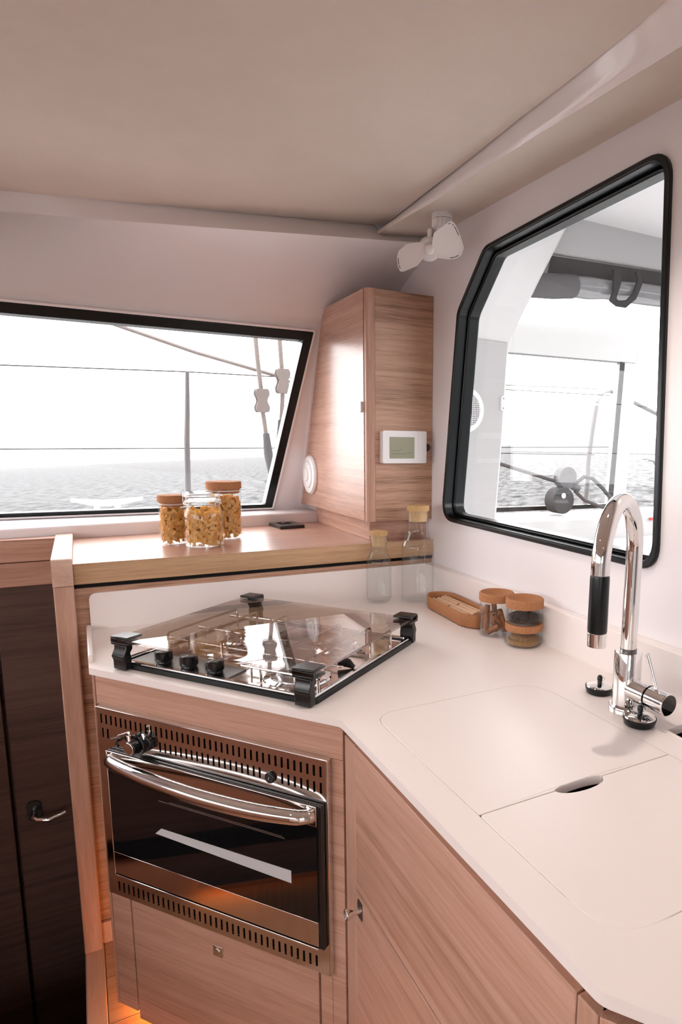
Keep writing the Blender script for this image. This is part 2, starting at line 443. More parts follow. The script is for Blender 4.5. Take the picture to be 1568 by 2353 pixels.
MB().prism(inset(dr, 0.02), -2.127, -2.123, 'xz').build('pane', 'window_glass', t)

# ================================================================== OUTSIDE
sea = MB().prism([(3000 * math.cos(a * math.pi / 24), 3000 * math.sin(a * math.pi / 24)) for a in range(48)], -0.5, 0.0).build('sea', 'sea_water')
nrm = Vector((-0.0468, 0.0350, 0.9983))
sea.rotation_euler = nrm.to_track_quat('Z', 'Y').to_euler()
sea.location = Vector((0, 0, 1.38)) - nrm * 2.9
tag(sea, 'pale rippled open sea stretching to the horizon', 'sea', kind='stuff')
struct(box(-3.0, 1.5, 2.45, 3.22, 0.90, 1.040).build('side_deck', 'outside_white', bevel=0.01), 'white deck moulding just outside the front window', 'deck')
t = thing('stanchion', 'grey metal guardrail post standing outside the front window', 'post', (0.44, 3.15, 1.0401))
MB().lathe([(0, 0), (0.03, 0), (0.03, 0.012), (0.016, 0.016), (0, 0.016)], 20).build('foot', 'rail_steel', t)
MB().tube([(-0.014, 0, 0.01), (-0.004, 0, 0.338), (0.004, 0, 0.458), (0.012, 0, 0.638)], [0.0145, 0.0135, 0.012, 0.009], 16).build('tube', 'rail_steel', t)
for z, nm in ((1.660, 'upper'), (1.334, 'lower')):
    dz = 0.022 if nm == 'upper' else 0.010
    o = MB().tube([(-3.0, 3.15, z - dz * 3.2), (0.445, 3.15, z + 0.017 - (0.012 if nm == 'lower' else 0.0)), (3.0, 3.15, z + 0.03)], 0.0028, 6).build('lifeline', 'rope_dark')
    tag(o, 'thin %s guardrail wire crossing the front window view' % nm, 'wire', 'front guardrail wires')
o = MB().tube([(-0.35, 2.95, 1.958), (0.16, 2.95, 1.824), (0.461, 2.95, 1.739), (0.806, 2.95, 1.662), (0.90, 2.95, 1.625), (1.5, 2.95, 1.40)], 0.0075, 8).build('diagonal_rope', 'rope_grey')
tag(o, 'grey rope slanting down across the front window', 'rope')
def tackle(label, pts, bz, sx, sleeve):
    t = thing('rope_tackle', label, 'rigging', (pts[0][0], 2.9, 1.0401), group='rigging tackles outside the front window')
    x0 = pts[0][0]
    MB().tube([(x - x0, 0, z - 1.0401) for x, z in pts], 0.010, 8).build('rope', 'rope_grey', t)
    bx, z0, z1 = bz
    bx -= x0; z0 -= 1.0401; z1 -= 1.0401; hw = 0.026
    zz = [z1 + (z0 - z1) * i / 10 for i in range(11)]
    prof = [1.0, 1.15, 1.2, 1.1, 0.9, 0.8, 0.9, 1.1, 1.2, 1.15, 0.95]
    outl = [(bx - hw * p, z) for p, z in zip(prof, zz)] + [(bx + hw * p, z) for p, z in reversed(list(zip(prof, zz)))]
    c = MB().prism(outl, -0.022, -0.012, 'xz').build('block_cheek', 'rope_grey', t, 0.004)
    MB().prism(outl, 0.012, 0.022, 'xz').build('block_cheek', 'rope_grey', t, 0.004)
    s_ = MB(); s_.tube([(bx, -0.012, (z0 + z1) / 2 + 0.02), (bx, 0.012, (z0 + z1) / 2 + 0.02)], 0.02, 16); s_.build('sheave', 'steel_dark', t)
    if sleeve:
        (xa, za), (xb, zb) = sleeve
        MB().tube([(xa - x0, 0, za - 1.0401), ((xa + xb) / 2 - x0, 0, (za + zb) / 2 - 1.0401), (xb - x0, 0, zb - 1.0401)], [0.014, 0.020, 0.010], 12).build('sleeve', 'roll_grey', t)
tackle('left rope tackle with small block outside the front window', [(0.692, 1.95), (0.698, 1.818), (0.704, 1.725), (0.715, 1.598), (0.716, 1.523), (0.724, 1.468), (0.731, 1.402), (0.745, 1.239), (0.76, 1.042)], (0.717, 1.50, 1.60), 1, ((0.731, 1.41), (0.745, 1.235)))
tackle('right rope tackle with larger block near the window corner', [(0.798, 1.95), (0.803, 1.815), (0.809, 1.686), (0.810, 1.593), (0.804, 1.498), (0.796, 1.432), (0.79, 1.042)], (0.811, 1.585, 1.69), 1, ((0.80, 1.47), (0.793, 1.30)))
t = thing('deck_cleat', 'white mooring cleat on deck seen at the window bottom', 'cleat', (0.085, 2.75, 1.0401))
MB().tube([(-0.12, 0, 0.112), (-0.06, 0, 0.102), (0, 0, 0.097), (0.06, 0, 0.102), (0.125, 0, 0.112)], [0.006, 0.011, 0.012, 0.011, 0.006], 10).build('horns', 'white_plastic', t)
for sx in (-0.035, 0.035): MB().tube([(sx * 1.3, 0, 0), (sx, 0, 0.05), (sx, 0, 0.098)], [0.018, 0.011, 0.010], 10).build('leg', 'white_plastic', t)

# cockpit beyond the right window
t = thing('cockpit_pillar', 'white moulded cockpit pillar beyond the right window', 'pillar', kind='structure')
pil = [(0.99, 0.6), (1.546, 0.6), (1.556, 0.956), (1.587, 1.414), (1.606, 1.775), (1.622, 1.827), (1.759, 2.07), (1.905, 2.32), (1.905, 2.42), (0.99, 2.42)]
MB().prism(pil, 2.30, 2.38, 'xz').build('panel', 'outside_white', t, 0.012)
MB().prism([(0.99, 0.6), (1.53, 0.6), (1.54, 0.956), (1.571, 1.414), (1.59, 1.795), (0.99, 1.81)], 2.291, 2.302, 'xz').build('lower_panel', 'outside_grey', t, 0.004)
c = MB().prism(rnd(rect(1.560, 1.576, 1.515, 1.575), 0.006), 2.28, 2.292, 'xz').build('door_catch', 'white_plastic', t, 0.002)
for z in (1.525, 1.565): MB().tube([(1.568, 2.279, z), (1.568, 2.284, z)], 0.004, 8).build('screw', 'steel_dark', c)
t = thing('loudspeaker', 'round white cockpit loudspeaker with dark grille', 'speaker', (1.382, 2.291, 1.512))
t.rotation_euler = (R(90), 0, 0)
MB().lathe([(0.072, 0.0), (0.092, 0.0), (0.092, 0.006), (0.080, 0.012), (0.072, 0.010), (0.072, 0.0)], 40).build('bezel', 'white_plastic', t)
MB().lathe([(0, 0.003), (0.072, 0.003), (0.072, 0.001), (0, 0.001)], 32).build('cone', 'strap_grey', t)
g = MB()
for i in range(-9, 10):
    q = i * 0.0075; e = math.sqrt(max(0, 0.071 ** 2 - q * q))
    g.box(-e, e, q - 0.0011, q + 0.0011, 0.006, 0.008); g.box(q - 0.0011, q + 0.0011, -e, e, 0.006, 0.008)
tag(g.build('grille', 'white_plastic', t), kind='stuff')
struct(MB().prism([(0.99, -1.0), (4.4, -1.0), (4.4, 2.6), (0.99, 2.6)], 2.38, 2.46).build('hardtop', 'hardtop_white', bevel=0.01), 'white underside of the cockpit hardtop', 'roof')
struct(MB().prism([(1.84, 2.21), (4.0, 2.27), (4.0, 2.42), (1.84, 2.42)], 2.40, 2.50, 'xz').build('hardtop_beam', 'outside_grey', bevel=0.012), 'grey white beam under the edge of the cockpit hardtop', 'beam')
t = thing('rolled_curtain', 'rolled clear cockpit curtain hanging below dark track with strap', 'curtain', (1.8, 2.42, 2.1))
MB().prism([(0.06, 0.02), (2.2, 0.07), (2.2, 0.165), (0.08, 0.10)], -0.03, 0.01, 'xz').build('track', 'strap_grey', t, 0.004)
MB().tube([(-0.03, -0.02, -0.035), (0.10, -0.02, -0.025), (0.215, -0.02, -0.012)], [0.052, 0.054, 0.052], 20).build('fabric_roll', 'roll_grey', t)
MB().tube([(0.20, -0.02, -0.012), (0.30, -0.02, -0.008), (0.42, -0.02, 0.0), (0.60, -0.02, 0.006), (1.2, -0.02, 0.02), (2.0, -0.02, 0.04)], [0.046, 0.05, 0.044, 0.05, 0.05, 0.05], 20).build('clear_roll', 'clear_vinyl', t)
MB().prism([(0.40, 0.075), (0.445, 0.078), (0.450, 0.02), (0.425, -0.05), (0.44, -0.058), (0.49, -0.05), (0.535, -0.01), (0.555, 0.05), (0.540, 0.085), (0.57, 0.088), (0.585, 0.03), (0.55, -0.04), (0.49, -0.085), (0.43, -0.085), (0.385, -0.065), (0.405, -0.02)], -0.085, -0.073, 'xz').build('strap', 'strap_grey', t, 0.003)
t = thing('cockpit_screen', 'white framed side screen with black edge beyond the cockpit', 'window frame', kind='structure')
MB().prism([(1.9, 1.90), (3.262, 1.912), (3.304, 2.109), (1.9, 2.055)], 3.20, 3.27, 'xz').build('top_rail', 'outside_grey', t, 0.01)
MB().prism([(3.10, 0.96), (3.225, 0.96), (3.262, 1.915), (3.135, 1.912)], 3.20, 3.27, 'xz').build('post', 'outside_white', t, 0.01)
MB().prism([(3.062, 0.98), (3.095, 0.98), (3.137, 1.905), (3.108, 1.905)], 3.185, 3.20, 'xz').build('black_edge', 'strap_grey', t)
MB().prism([(1.9, 0.975), (3.05, 0.965), (3.05, 0.99), (1.9, 1.003)], 3.18, 3.22, 'xz').build('black_sill', 'black_rubber', t)
MB().prism([(1.9, 1.0), (3.07, 0.985), (3.115, 1.905), (1.9, 1.905)], 3.225, 3.23, 'xz').build('pane', 'window_glass', t)
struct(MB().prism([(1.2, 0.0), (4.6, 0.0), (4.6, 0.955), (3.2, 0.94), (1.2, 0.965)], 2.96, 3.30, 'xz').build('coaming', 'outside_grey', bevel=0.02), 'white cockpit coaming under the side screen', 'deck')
struct(box(0.99, 4.6, -1.0, 2.97, -0.1, 0.30).build('bounce_floor', 'outside_white'), 'unseen white cockpit floor added to bounce light', 'deck')  # out of view, added in white to bounce light
struct(box(1.3, 4.6, 2.45, 2.965, 0.30, 0.80).build('bounce_seat', 'outside_white', bevel=0.02), 'unseen white cockpit seat added to bounce light', 'deck')  # unseen seat block, white so that it throws light back
struct(box(3.2, 4.6, 2.94, 2.955, 0.90, 0.915).build('coaming_stripe', 'red_stripe'), 'thin red stripe along the coaming', 'stripe')
o = MB().tube([(3.40, 3.8, 0.9), (3.416, 3.8, 1.084), (3.414, 3.8, 1.251), (3.445, 3.8, 1.50), (3.473, 3.8, 1.695), (3.495, 3.8, 1.745), (3.535, 3.8, 1.778), (3.585, 3.8, 1.79), (3.64, 3.8, 1.786), (3.711, 3.8, 1.765), (3.874, 3.8, 1.712), (4.175, 3.8, 1.619), (4.8, 3.8, 1.42)], 0.019, 14).build('guard_rail', 'rail_steel')
tag(o, 'bent stainless guard rail tube beyond the side screen', 'rail')
o = MB().tube([(4.9, 3.8, 1.24), (4.30, 3.8, 1.262), (4.0, 3.8, 1.266)], 0.004, 6).build('guard_wire', 'rope_dark'); tag(o, 'short dark guard wire at far right edge of cockpit view', 'wire')
o = MB().tube([(4.0, 3.75, 1.266), (4.07, 3.75, 1.255), (4.12, 3.75, 1.20), (4.17, 3.75, 1.06), (4.22, 3.75, 0.88)], 0.012, 10).build('guard_rail', 'rail_steel'); tag(o, 'small curved rail end beside the window right edge', 'rail')
for z0, z1, l in ((1.78, 1.797, 'upper'), (1.31, 1.301, 'lower')):
    o = MB().tube([(1.5, 3.8, z0), (2.636, 3.8, z0), (3.47, 3.8, z1)], 0.004, 6).build('guard_wire', 'rope_dark')
    tag(o, '%s guard wire running to the bent stainless rail' % l, 'wire', 'cockpit guard wires')
t = thing('winch_block', 'grey pulley blocks with rope loops on the coaming', 'pulley', (2.50, 3.08, 0.955))
def disc(x, z, r_, y0, y1, name, m_, par):
    return MB().tube([(x, y0, z), (x, y1, z)], r_, 28).build(name, m_, par, 0.003)
disc(0.09, 0.222, 0.068, -0.03, 0.03, 'sheave_cheek', 'roll_grey', t)
disc(0.05, 0.085, 0.080, -0.045, 0.045, 'sheave_cheek', 'strap_grey', t)
disc(0.045, 0.115, 0.017, -0.05, -0.044, 'pin', 'alloy', t)
MB().tube([(0.13, 0, 0.19), (0.17, 0, 0.165), (0.20, 0, 0.15)], [0.03, 0.026, 0.02], 12).build('arm', 'roll_grey', t)
MB().tube([(-1.1, 0, 0.45), (-0.40, 0, 0.31), (0.0, 0, 0.205), (0.06, 0, 0.19)], 0.011, 10).build('rope', 'rope_dark', t)
MB().tube([(0.18, 0, 0.19), (0.24, 0, 0.225), (0.31, 0, 0.215), (0.40, 0, 0.15), (0.50, 0, 0.06), (0.53, 0, 0.02)], 0.012, 10).build('rope_loop', 'rope_dark', t)
MB().tube([(0.17, 0, 0.14), (0.25, 0, 0.08), (0.38, 0, 0.035), (0.52, 0, 0.01)], 0.011, 10).build('rope_loop', 'rope_dark', t)

# ================================================================== FRONT SHELF AND POST
t = thing('oak_shelf', 'oak shelf ledge below the front window with a black strip as its shadow gap', 'shelf', (-0.029, 1.73, ZF))
sx = 0.029
def sb(n, m_, x0, x1, y0, y1, z0, z1, bv=0.0015): return box(x0 + sx, x1 + sx, y0 - 1.73, y1 - 1.73, z0 - ZF, z1 - ZF).build(n, m_, t, bv)
sb('shelf_top', 'oak_top_x', -0.0285, XW, 1.731, 2.33, 1.045, 1.085, 0.001)
sb('front_edge', 'oak_edge_x', -0.0285, XW, 1.727, 1.7315, 1.035, 1.0855, 0.002)
sb('shadow_strip', 'black_matte', -0.0285, XW, 1.734, 1.75, 1.025, 1.036, 0)  # black strip stands for the shade under the shelf edge
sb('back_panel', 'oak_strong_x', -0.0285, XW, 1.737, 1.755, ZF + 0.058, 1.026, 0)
t = thing('oak_post', 'pale oak post with rounded cap running back to the window', 'post', (-0.0497, 1.735, ZF))
box(-0.0207, 0.0207, -0.03, 0.03, 0.0, 0.958).build('post', 'solid_oak_z', t, 0.003)
cap = rnd([(-0.033, 0.959), (-0.033, 1.022), (0.45, 1.022), (0.45, 0.959)], [0, 0.022, 0, 0], 8)
MB().prism(cap, -0.0213, 0.0213, 'yz').build('cap_rail', 'solid_oak_y', t, 0.003)
t = thing('oak_beam', 'oak fascia above the dark hull door left of the post', 'beam', (-0.07, 2.12, 0.965))
box(-1.6, 0.0, 0.0, 0.05, 0.070, 0.133).build('upper_board', 'oak_x', t, 0.002)
box(-1.6, 0.0, 0.003, 0.05, 0.0, 0.068).build('lower_board', 'oak_x', t, 0.002)

# ================================================================== WALL CABINET
t = thing('wall_cabinet', 'tall oak corner wall cabinet between front window and right wall', 'cabinet', (0.726, 1.74, 1.085))
ym = lambda z: yw(z) - 1.74 - 0.004          # the raked wall in cabinet coordinates
Z0, Z1 = 1.147, 1.802
yzp = lambda pts: [(y, z - 1.085) for y, z in pts]
MB().prism(yzp([(0.005, Z0 + 0.004), (ym(Z0), Z0 + 0.004), (ym(Z1), Z1 - 0.004), (0.005, Z1 - 0.004)]), 0.012, 0.213, 'yz').build('body', 'oak_y', t)
MB().prism(yzp([(0.3545, Z0), (ym(Z0), Z0), (ym(Z1), Z1), (0.3495, Z1)]), 0.0, 0.012, 'yz').build('side_panel', 'oak_satin_y', t, 0.0015)
MB().prism(yzp([(0.345, Z0 + 0.004), (0.3545, Z0 + 0.004), (0.3495, Z1 - 0.004), (0.340, Z1 - 0.004)]), 0.006, 0.0119, 'yz').build('gap_shade_strip', 'black_matte', t)  # black strip laid into the door seam to stand for its shade
dd = MB().prism(yzp([(0.018, Z0), (0.3515, Z0), (0.3465, Z1), (0.018, Z1)]), -0.002, 0.012, 'yz').build('cabinet_door', 'oak_satin_y', t, 0.0015)
box(-0.009, -0.002, 0.024, 0.044, 0.378, 0.408).build('door_catch', 'white_plastic', dd, 0.001)
MB().prism(rnd([(0.0, 0.0), (0.026, 0.0), (0.026, 0.016), (0.0, 0.016)], [0.010, 0, 0, 0]), Z0 - 1.085, Z1 - 1.085).build('corner_post', 'oak_z', t)
box(0.0265, 0.2135, 0.001, 0.014, Z0 - 1.085, Z1 - 1.085).build('front_panel', 'oak_strong_x', t, 0.001)
MB().prism([(0.027, 0.05), (0.2135, 0.035), (0.2135, 0.06), (0.027, 0.06)], 0.0, Z0 - 1.085 + 0.002).build('plinth_front', 'oak_x', t, 0.001)
MB().prism([(0.027, 0.0605), (0.05, 0.0605), (0.05, 0.55), (0.027, 0.55)], 0.0, Z0 - 1.085 + 0.002).build('plinth_side', 'oak_y', t, 0.001)
MB().prism(yzp([(ym(Z0) + 0.0003, Z0), (ym(Z0) + 0.0036, Z0), (ym(Z1) + 0.0036, Z1), (ym(Z1) + 0.0003, Z1)]), -0.008, 0.02, 'yz').build('white_seal', 'gelcoat_gloss', t)
t = thing('round_lamp', 'round white vent disc on the side of the wall cabinet', 'vent', (0.7255, 2.256, 1.260))
t.rotation_euler = (0, R(-90), 0)
MB().lathe([(0, 0.0), (0.069, 0.0), (0.069, 0.006), (0.064, 0.012), (0.052, 0.014), (0.050, 0.012), (0.0, 0.012)], 48).build('rim', 'white_plastic', t)
MB().lathe([(0.0, 0.0115), (0.049, 0.0115), (0.046, 0.0165), (0.028, 0.019), (0.026, 0.017), (0.0, 0.017)], 40).build('cover', 'white_plastic', t)
MB().lathe([(0.0, 0.0165), (0.024, 0.0165), (0.021, 0.022), (0.0, 0.023)], 32).build('lens', 'fan_plastic', t)
for i in range(9):
    a = R(-130 + i * 10)
    MB().tube([(0.028 * math.cos(a), 0.028 * math.sin(a), 0.0185), (0.044 * math.cos(a), 0.044 * math.sin(a), 0.0172)], 0.0009, 6).build('rib', 'white_plastic', t)
t = thing('thermostat', 'white wall thermostat with olive grey display on the cabinet front', 'thermostat', (0.838, 1.7415, 1.365))
MB().prism(rnd(rect(-0.071, 0.071, -0.047, 0.047), 0.006), -0.022, 0.0, 'xz').build('housing', 'white_plastic', t, 0.003)
MB().prism(rnd(rect(-0.050, 0.030, -0.033, 0.029), 0.003), -0.0232, -0.0215, 'xz').build('display', 'lcd', t)
g = MB()
for i, (a, wd_, z) in enumerate(((-0.044, 0.03, -0.020), (-0.010, 0.012, -0.020), (-0.044, 0.008, -0.011), (-0.033, 0.012, -0.011), (-0.018, 0.006, -0.008), (0.006, 0.016, -0.018))):
    g.box(a, a + wd_, -0.0236, -0.0231, z, z + 0.0016)
g.build('display_marks', 'lcd_mark', t)
MB().prism(rnd(rect(0.041, 0.0695, -0.0445, 0.0445), 0.004), -0.0234, -0.0215, 'xz').build('flap', 'white_plastic', t, 0.0012)
t = thing('black_knob', 'small round black knob beside the thermostat', 'knob', (0.9165, 1.7415, 1.364))
t.rotation_euler = (R(90), 0, 0)
MB().lathe([(0, 0), (0.0115, 0), (0.0115, 0.010), (0.009, 0.013), (0, 0.013)], 24).build('cap', 'black_plastic', t)
MB().box(-0.0015, 0.0015, -0.008, 0.008, 0.0125, 0.0145).build('grip', 'black_plastic', t)

# ================================================================== FAN
t = thing('cabin_fan', 'small white two-blade fan hanging from the ceiling strip', 'fan', (0.868, 1.565, 1.965))
MB().lathe([(0, 0), (0.027, 0), (0.027, -0.010), (0.025, -0.012), (0, -0.012)], 36).build('base', 'fan_plastic', t)
pr = [((0.0255 + 0.0016 * math.cos(i * 2 * math.pi / 4)) * math.cos(i * 2 * math.pi / 56), (0.0255 + 0.0016 * math.cos(i * 2 * math.pi / 4)) * math.sin(i * 2 * math.pi / 56)) for i in range(56)]
MB().prism(pr, -0.032, -0.0135).build('collar', 'fan_plastic', t, 0.002)
MB().lathe([(0, -0.03), (0.0145, -0.03), (0.0135, -0.085), (0, -0.085)], 24).build('stem', 'fan_plastic', t)
FR, FU, FN = Vector((0.87756, -0.47946, 0)), Vector((-0.13502, -0.24713, 0.95953)), Vector((-0.46006, -0.84205, -0.28161))
H0 = Vector((0.825, 1.51, 1.885)); HB = H0 + FR * -0.021 + FU * -0.0241
loc = lambda p: tuple(Vector(p) - Vector((0.868, 1.565, 1.965)))
MB().tube([loc(HB + Vector((0.012, 0.02, 0.055))), loc(HB + Vector((0.010, 0.018, 0.028)))], 0.0055, 12).build('tilt_knob', 'fan_plastic', t, 0.001)
MB().tube([loc(HB - FN * 0.075), loc(HB - FN * 0.07), loc(HB - FN * 0.035), loc(HB - FN * 0.006)], [0.010, 0.027, 0.030, 0.024], 24).build('motor', 'fan_plastic', t)
MB().tube([loc(HB - FN * 0.05), loc(Vector((0.868, 1.565, 1.885)))], 0.009, 12).build('knuckle', 'strap_grey', t)
hub = MB().tube([loc(HB - FN * 0.008), loc(HB + FN * 0.006), loc(HB + FN * 0.012), loc(HB + FN * 0.014)], [0.0135, 0.013, 0.009, 0.002], 24).build('hub', 'fan_plastic', t)
B1 = [(-0.0147, -0.0141), (-0.0095, 0.0138), (0.0138, 0.0288), (0.0315, 0.0419), (0.0425, 0.0341), (0.0557, 0.01), (0.067, -0.0193), (0.0606, -0.0377), (0.0461, -0.0455), (0.0315, -0.0474), (0.0039, -0.0445), (-0.0118, -0.0397)]
B2 = [(-0.0266, -0.0118), (-0.0511, -0.0084), (-0.0784, -0.0135), (-0.0986, -0.0295), (-0.103, -0.0437), (-0.1009, -0.0638), (-0.0947, -0.0776), (-0.0845, -0.0763), (-0.0512, -0.063), (-0.0347, -0.0443)]
for outl in (B1, B2):
    pts = rnd(outl, 0.012, 4)
    cx = sum(p[0] for p in outl) / len(outl); cy = sum(p[1] for p in outl) / len(outl)
    ax = Vector((cx + 0.021, cy + 0.0241)).normalized(); sd = Vector((-ax.y, ax.x))
    tw = lambda a, b, d: loc(H0 + FR * a + FU * b + FN * (d + 0.004 + 0.22 * (sd.x * (a + 0.021) + sd.y * (b + 0.0241))))
    bl = MB().prism(pts, -0.0008, 0.0008, tw).build('blade', 'fan_plastic', t)
    sh = lambda k: [(cx + (a - cx) * k, cy + (b - cy) * k) for a, b in pts]
    MB().prism(pts, 0.0006, 0.0022, tw, [sh(0.93)]).build('blade_rim', 'white_plastic', bl)
    q = sh(0.90); n_ = len(q)
    for i in range(n_ // 4, n_ - n_ // 5, 4):
        pa, pb = Vector(q[i]), Vector(q[(i + 2) % n_])
        if (pb - pa).length < 0.004: continue
        MB().tube([tw(pa.x, pa.y, 0.001), tw(pb.x, pb.y, 0.001)], 0.0007, 6).build('slot', 'strap_grey', bl)

# ================================================================== BLACK FLUSH LATCH ON THE SHELF
t = thing('flush_latch', 'flat black plastic latch plate lying on the oak shelf', 'latch', (0.614, 2.195, 1.0855), R(5))
MB().prism(rnd(rect(-0.044, 0.044, -0.058, 0.058), 0.006), 0.0, 0.010, 'xy', [rnd(rect(-0.022, 0.022, -0.005, 0.042), 0.006)]).build('plate', 'black_plastic', t, 0.002)
box(-0.022, 0.022, -0.005, 0.042, 0.0, 0.003).build('recess', 'black_matte', t)
MB().tube([(-0.012, 0.020, 0.008), (0.0, 0.014, 0.010), (0.012, 0.020, 0.008)], 0.003, 8).build('pull', 'black_plastic', t)

# ================================================================== WORKTOP
A = Vector((-0.009, 1.438)); DANG = math.atan2(-0.79249, 0.60989)
t = thing('worktop', 'one-piece pale pinkish white worktop with upstand along both walls', 'worktop', (0, 0, ZC - 0.014))
outl = [(-0.010, 1.7295), (-0.010, 1.440), (0.353, 0.968), (0.357, 0.349), (0.62, -0.043), (0.914, -0.043), (0.914, 1.7295)]
outl = rnd(outl, [0, 0.006, 0.02, 0.03, 0.02, 0, 0], 5)
SINK = rnd([(0.406, 0.382), (0.746, 0.382), (0.746, 0.960), (0.406, 0.960)], [0.075, 0.06, 0.075, 0.05], 8)
TUB = rnd([(0.800, 0.50), (0.90, 0.50), (0.90, 0.683), (0.807, 0.683)], 0.01, 4)
MB().prism(outl, 0.0, 0.014, 'xy', [SINK, TUB]).build('slab', 'worktop', t, 0.0025)
bs = rnd([(0.0, 0.0), (0.0, 0.105), (0.914, 0.105), (0.914, 0.0)], [0, 0.018, 0, 0], 8)
MB().prism(bs, 1.7295, 1.7365, 'xz').build('rear_upstand', 'worktop', t, 0.0015)
box(0.914, XW - 0.0005, -0.043, 1.7365, 0.0, 0.105).build('side_upstand', 'worktop', t, 0.002)
box(-0.010, 0.000, 1.475, 1.7295, 0.0135, 0.029).build('end_lip', 'worktop', t, 0.003)
MB().prism(inset(SINK, -0.01), -0.002, 0.0005, 'xy', [inset(SINK, 0.012)]).build('sink_rebate', 'worktop', t)
t = thing('steel_sink', 'dark steel sink bowl under the worktop lids', 'sink', (0.576, 0.67, 0.72))
so = rnd(rect(-0.165, 0.165, -0.285, 0.285), 0.06)
MB().prism(so, 0.0, 0.185, 'xy', [inset(so, 0.004)]).build('bowl_side', 'steel_dark', t)
MB().prism(so, -0.004, 0.0, 'xy').build('bowl_floor', 'steel_dark', t)
t = thing('waste_tub', 'black square tub sunk into the worktop at right edge', 'tub', (0.85, 0.59, 0.80))
MB().prism(rect(-0.06, 0.06, -0.1, 0.1), 0.0, 0.105, 'xy', [rect(-0.056, 0.056, -0.096, 0.096)]).build('tub_side', 'black_matte', t)
box(-0.06, 0.06, -0.1, 0.1, -0.004, 0.0).build('tub_floor', 'black_matte', t)
tb = [(0.800 - 0.85, 0.50 - 0.59), (0.90 - 0.85, 0.50 - 0.59), (0.90 - 0.85, 0.683 - 0.59), (0.807 - 0.85, 0.683 - 0.59)]
MB().prism(inset(tb, -0.004), 0.1195, 0.1212, 'xy', [inset(tb, 0.001)]).build('tub_rim', 'worktop', t)
# two lids closing the sink, with a shared finger hole
SY = 0.621
hole = lambda x: 0.0165 * math.sqrt(max(0, 1 - ((x - 0.570) / 0.042) ** 2))
hx = [0.528 + 0.084 * (0.5 - 0.5 * math.cos(math.pi * i / 20)) for i in range(21)]
g_ = 0.0007
lidA = rnd([(0.7452, 0.9592), (0.4068, 0.9592)], [0, 0], 2)
far = rnd([(0.4068, 0.80), (0.4068, 0.9592), (0.7452, 0.9592), (0.7452, 0.80)], [0, 0.049, 0.074, 0], 8)
far = far + [(0.7452, SY + g_)] + [(x, SY + g_ + 0.4 * hole(x)) for x in reversed(hx)] + [(0.4068, SY + g_)]
near = rnd([(0.7452, 0.50), (0.7452, 0.3828), (0.4068, 0.3828), (0.4068, 0.50)], [0, 0.06, 0.075, 0], 8)
near = near + [(0.4068, SY - g_ - 0.004), (0.4108, SY - g_)] + [(x, SY - g_ - hole(x)) for x in hx] + [(0.7452, SY - g_)]
o = MB().prism(far, ZC - 0.0135, ZC + 0.0002).build('sink_cover', 'worktop', bevel=0.001)
tag(o, 'far worktop lid of the sink with rounded corners near the tap', 'sink lid', 'sink lids')
o = MB().prism(near, ZC - 0.0135, ZC + 0.0002).build('sink_cover', 'worktop', bevel=0.001)
tag(o, 'near worktop lid of the sink with the oval finger hole', 'sink lid', 'sink lids')

# ================================================================== OVEN CABINET (45 degree front)
OC = (A.x, A.y, ZF)
t = thing('oven_cabinet', 'angled oak base cabinet carrying the oven', 'cabinet', OC, DANG)
def ob(n, m_, u0, u1, w0, w1, z0, z1, par=None, bv=0.0012): return box(u0, u1, w0, w1, z0 - ZF, z1 - ZF).build(n, m_, par or t, bv)
ob('side_panel', 'oak_z', -0.0185, -0.0125, 0.018, 0.12, 0.12, 0.897)
ob('top_rail', 'oak_x', -0.012, 0.5845, 0.020, 0.038, 0.834, 0.895)
ob('right_stile', 'oak_x', 0.5555, 0.5845, 0.020, 0.038, 0.12, 0.8335)
ob('fixed_panel', 'oak_x', -0.012, 0.0425, 0.020, 0.038, 0.12, 0.4105)
dd = ob('lower_door', 'oak_x', 0.0482, 0.5250, 0.019, 0.037, 0.105, 0.4085)
lt = ob('latch_plate', 'steel', 0.2725, 0.2965, 0.0165, 0.0192, 0.347, 0.371, dd, 0.001)
ob('filler', 'oak_x', 0.5292, 0.5548, 0.020, 0.038, 0.12, 0.4085)
ob('carcass', 'black_matte', -0.01, 0.575, 0.039, 0.10, 0.14, 0.88, None, 0)
ob('carcass_bottom', 'oak_x', -0.0125, 0.58, 0.038, 0.13, 0.12, 0.13, None, 0)
ob('plinth', 'oak_x', 0.0, 0.60, 0.13, 0.14, ZF, 0.12, None, 0)
MB().tube([(0.2845, 0.0165, 0.279), (0.2845, 0.0140, 0.279)], 0.008, 20).build('latch_button', 'steel', dd, 0.001)
t2 = thing('led_strip', 'warm orange light strip glowing under the oven cabinet', 'light strip', OC, DANG)
box(0.00, 0.56, 0.085, 0.097, 0.031, 0.038).build('diffuser', 'led_orange', t2)
box(0.004, 0.014, 0.12, 0.29, 0.031, 0.038).build('diffuser', 'led_orange', t2)
box(-0.005, 0.565, 0.080, 0.102, 0.0382, 0.0395).build('rail', 'alloy', t2)

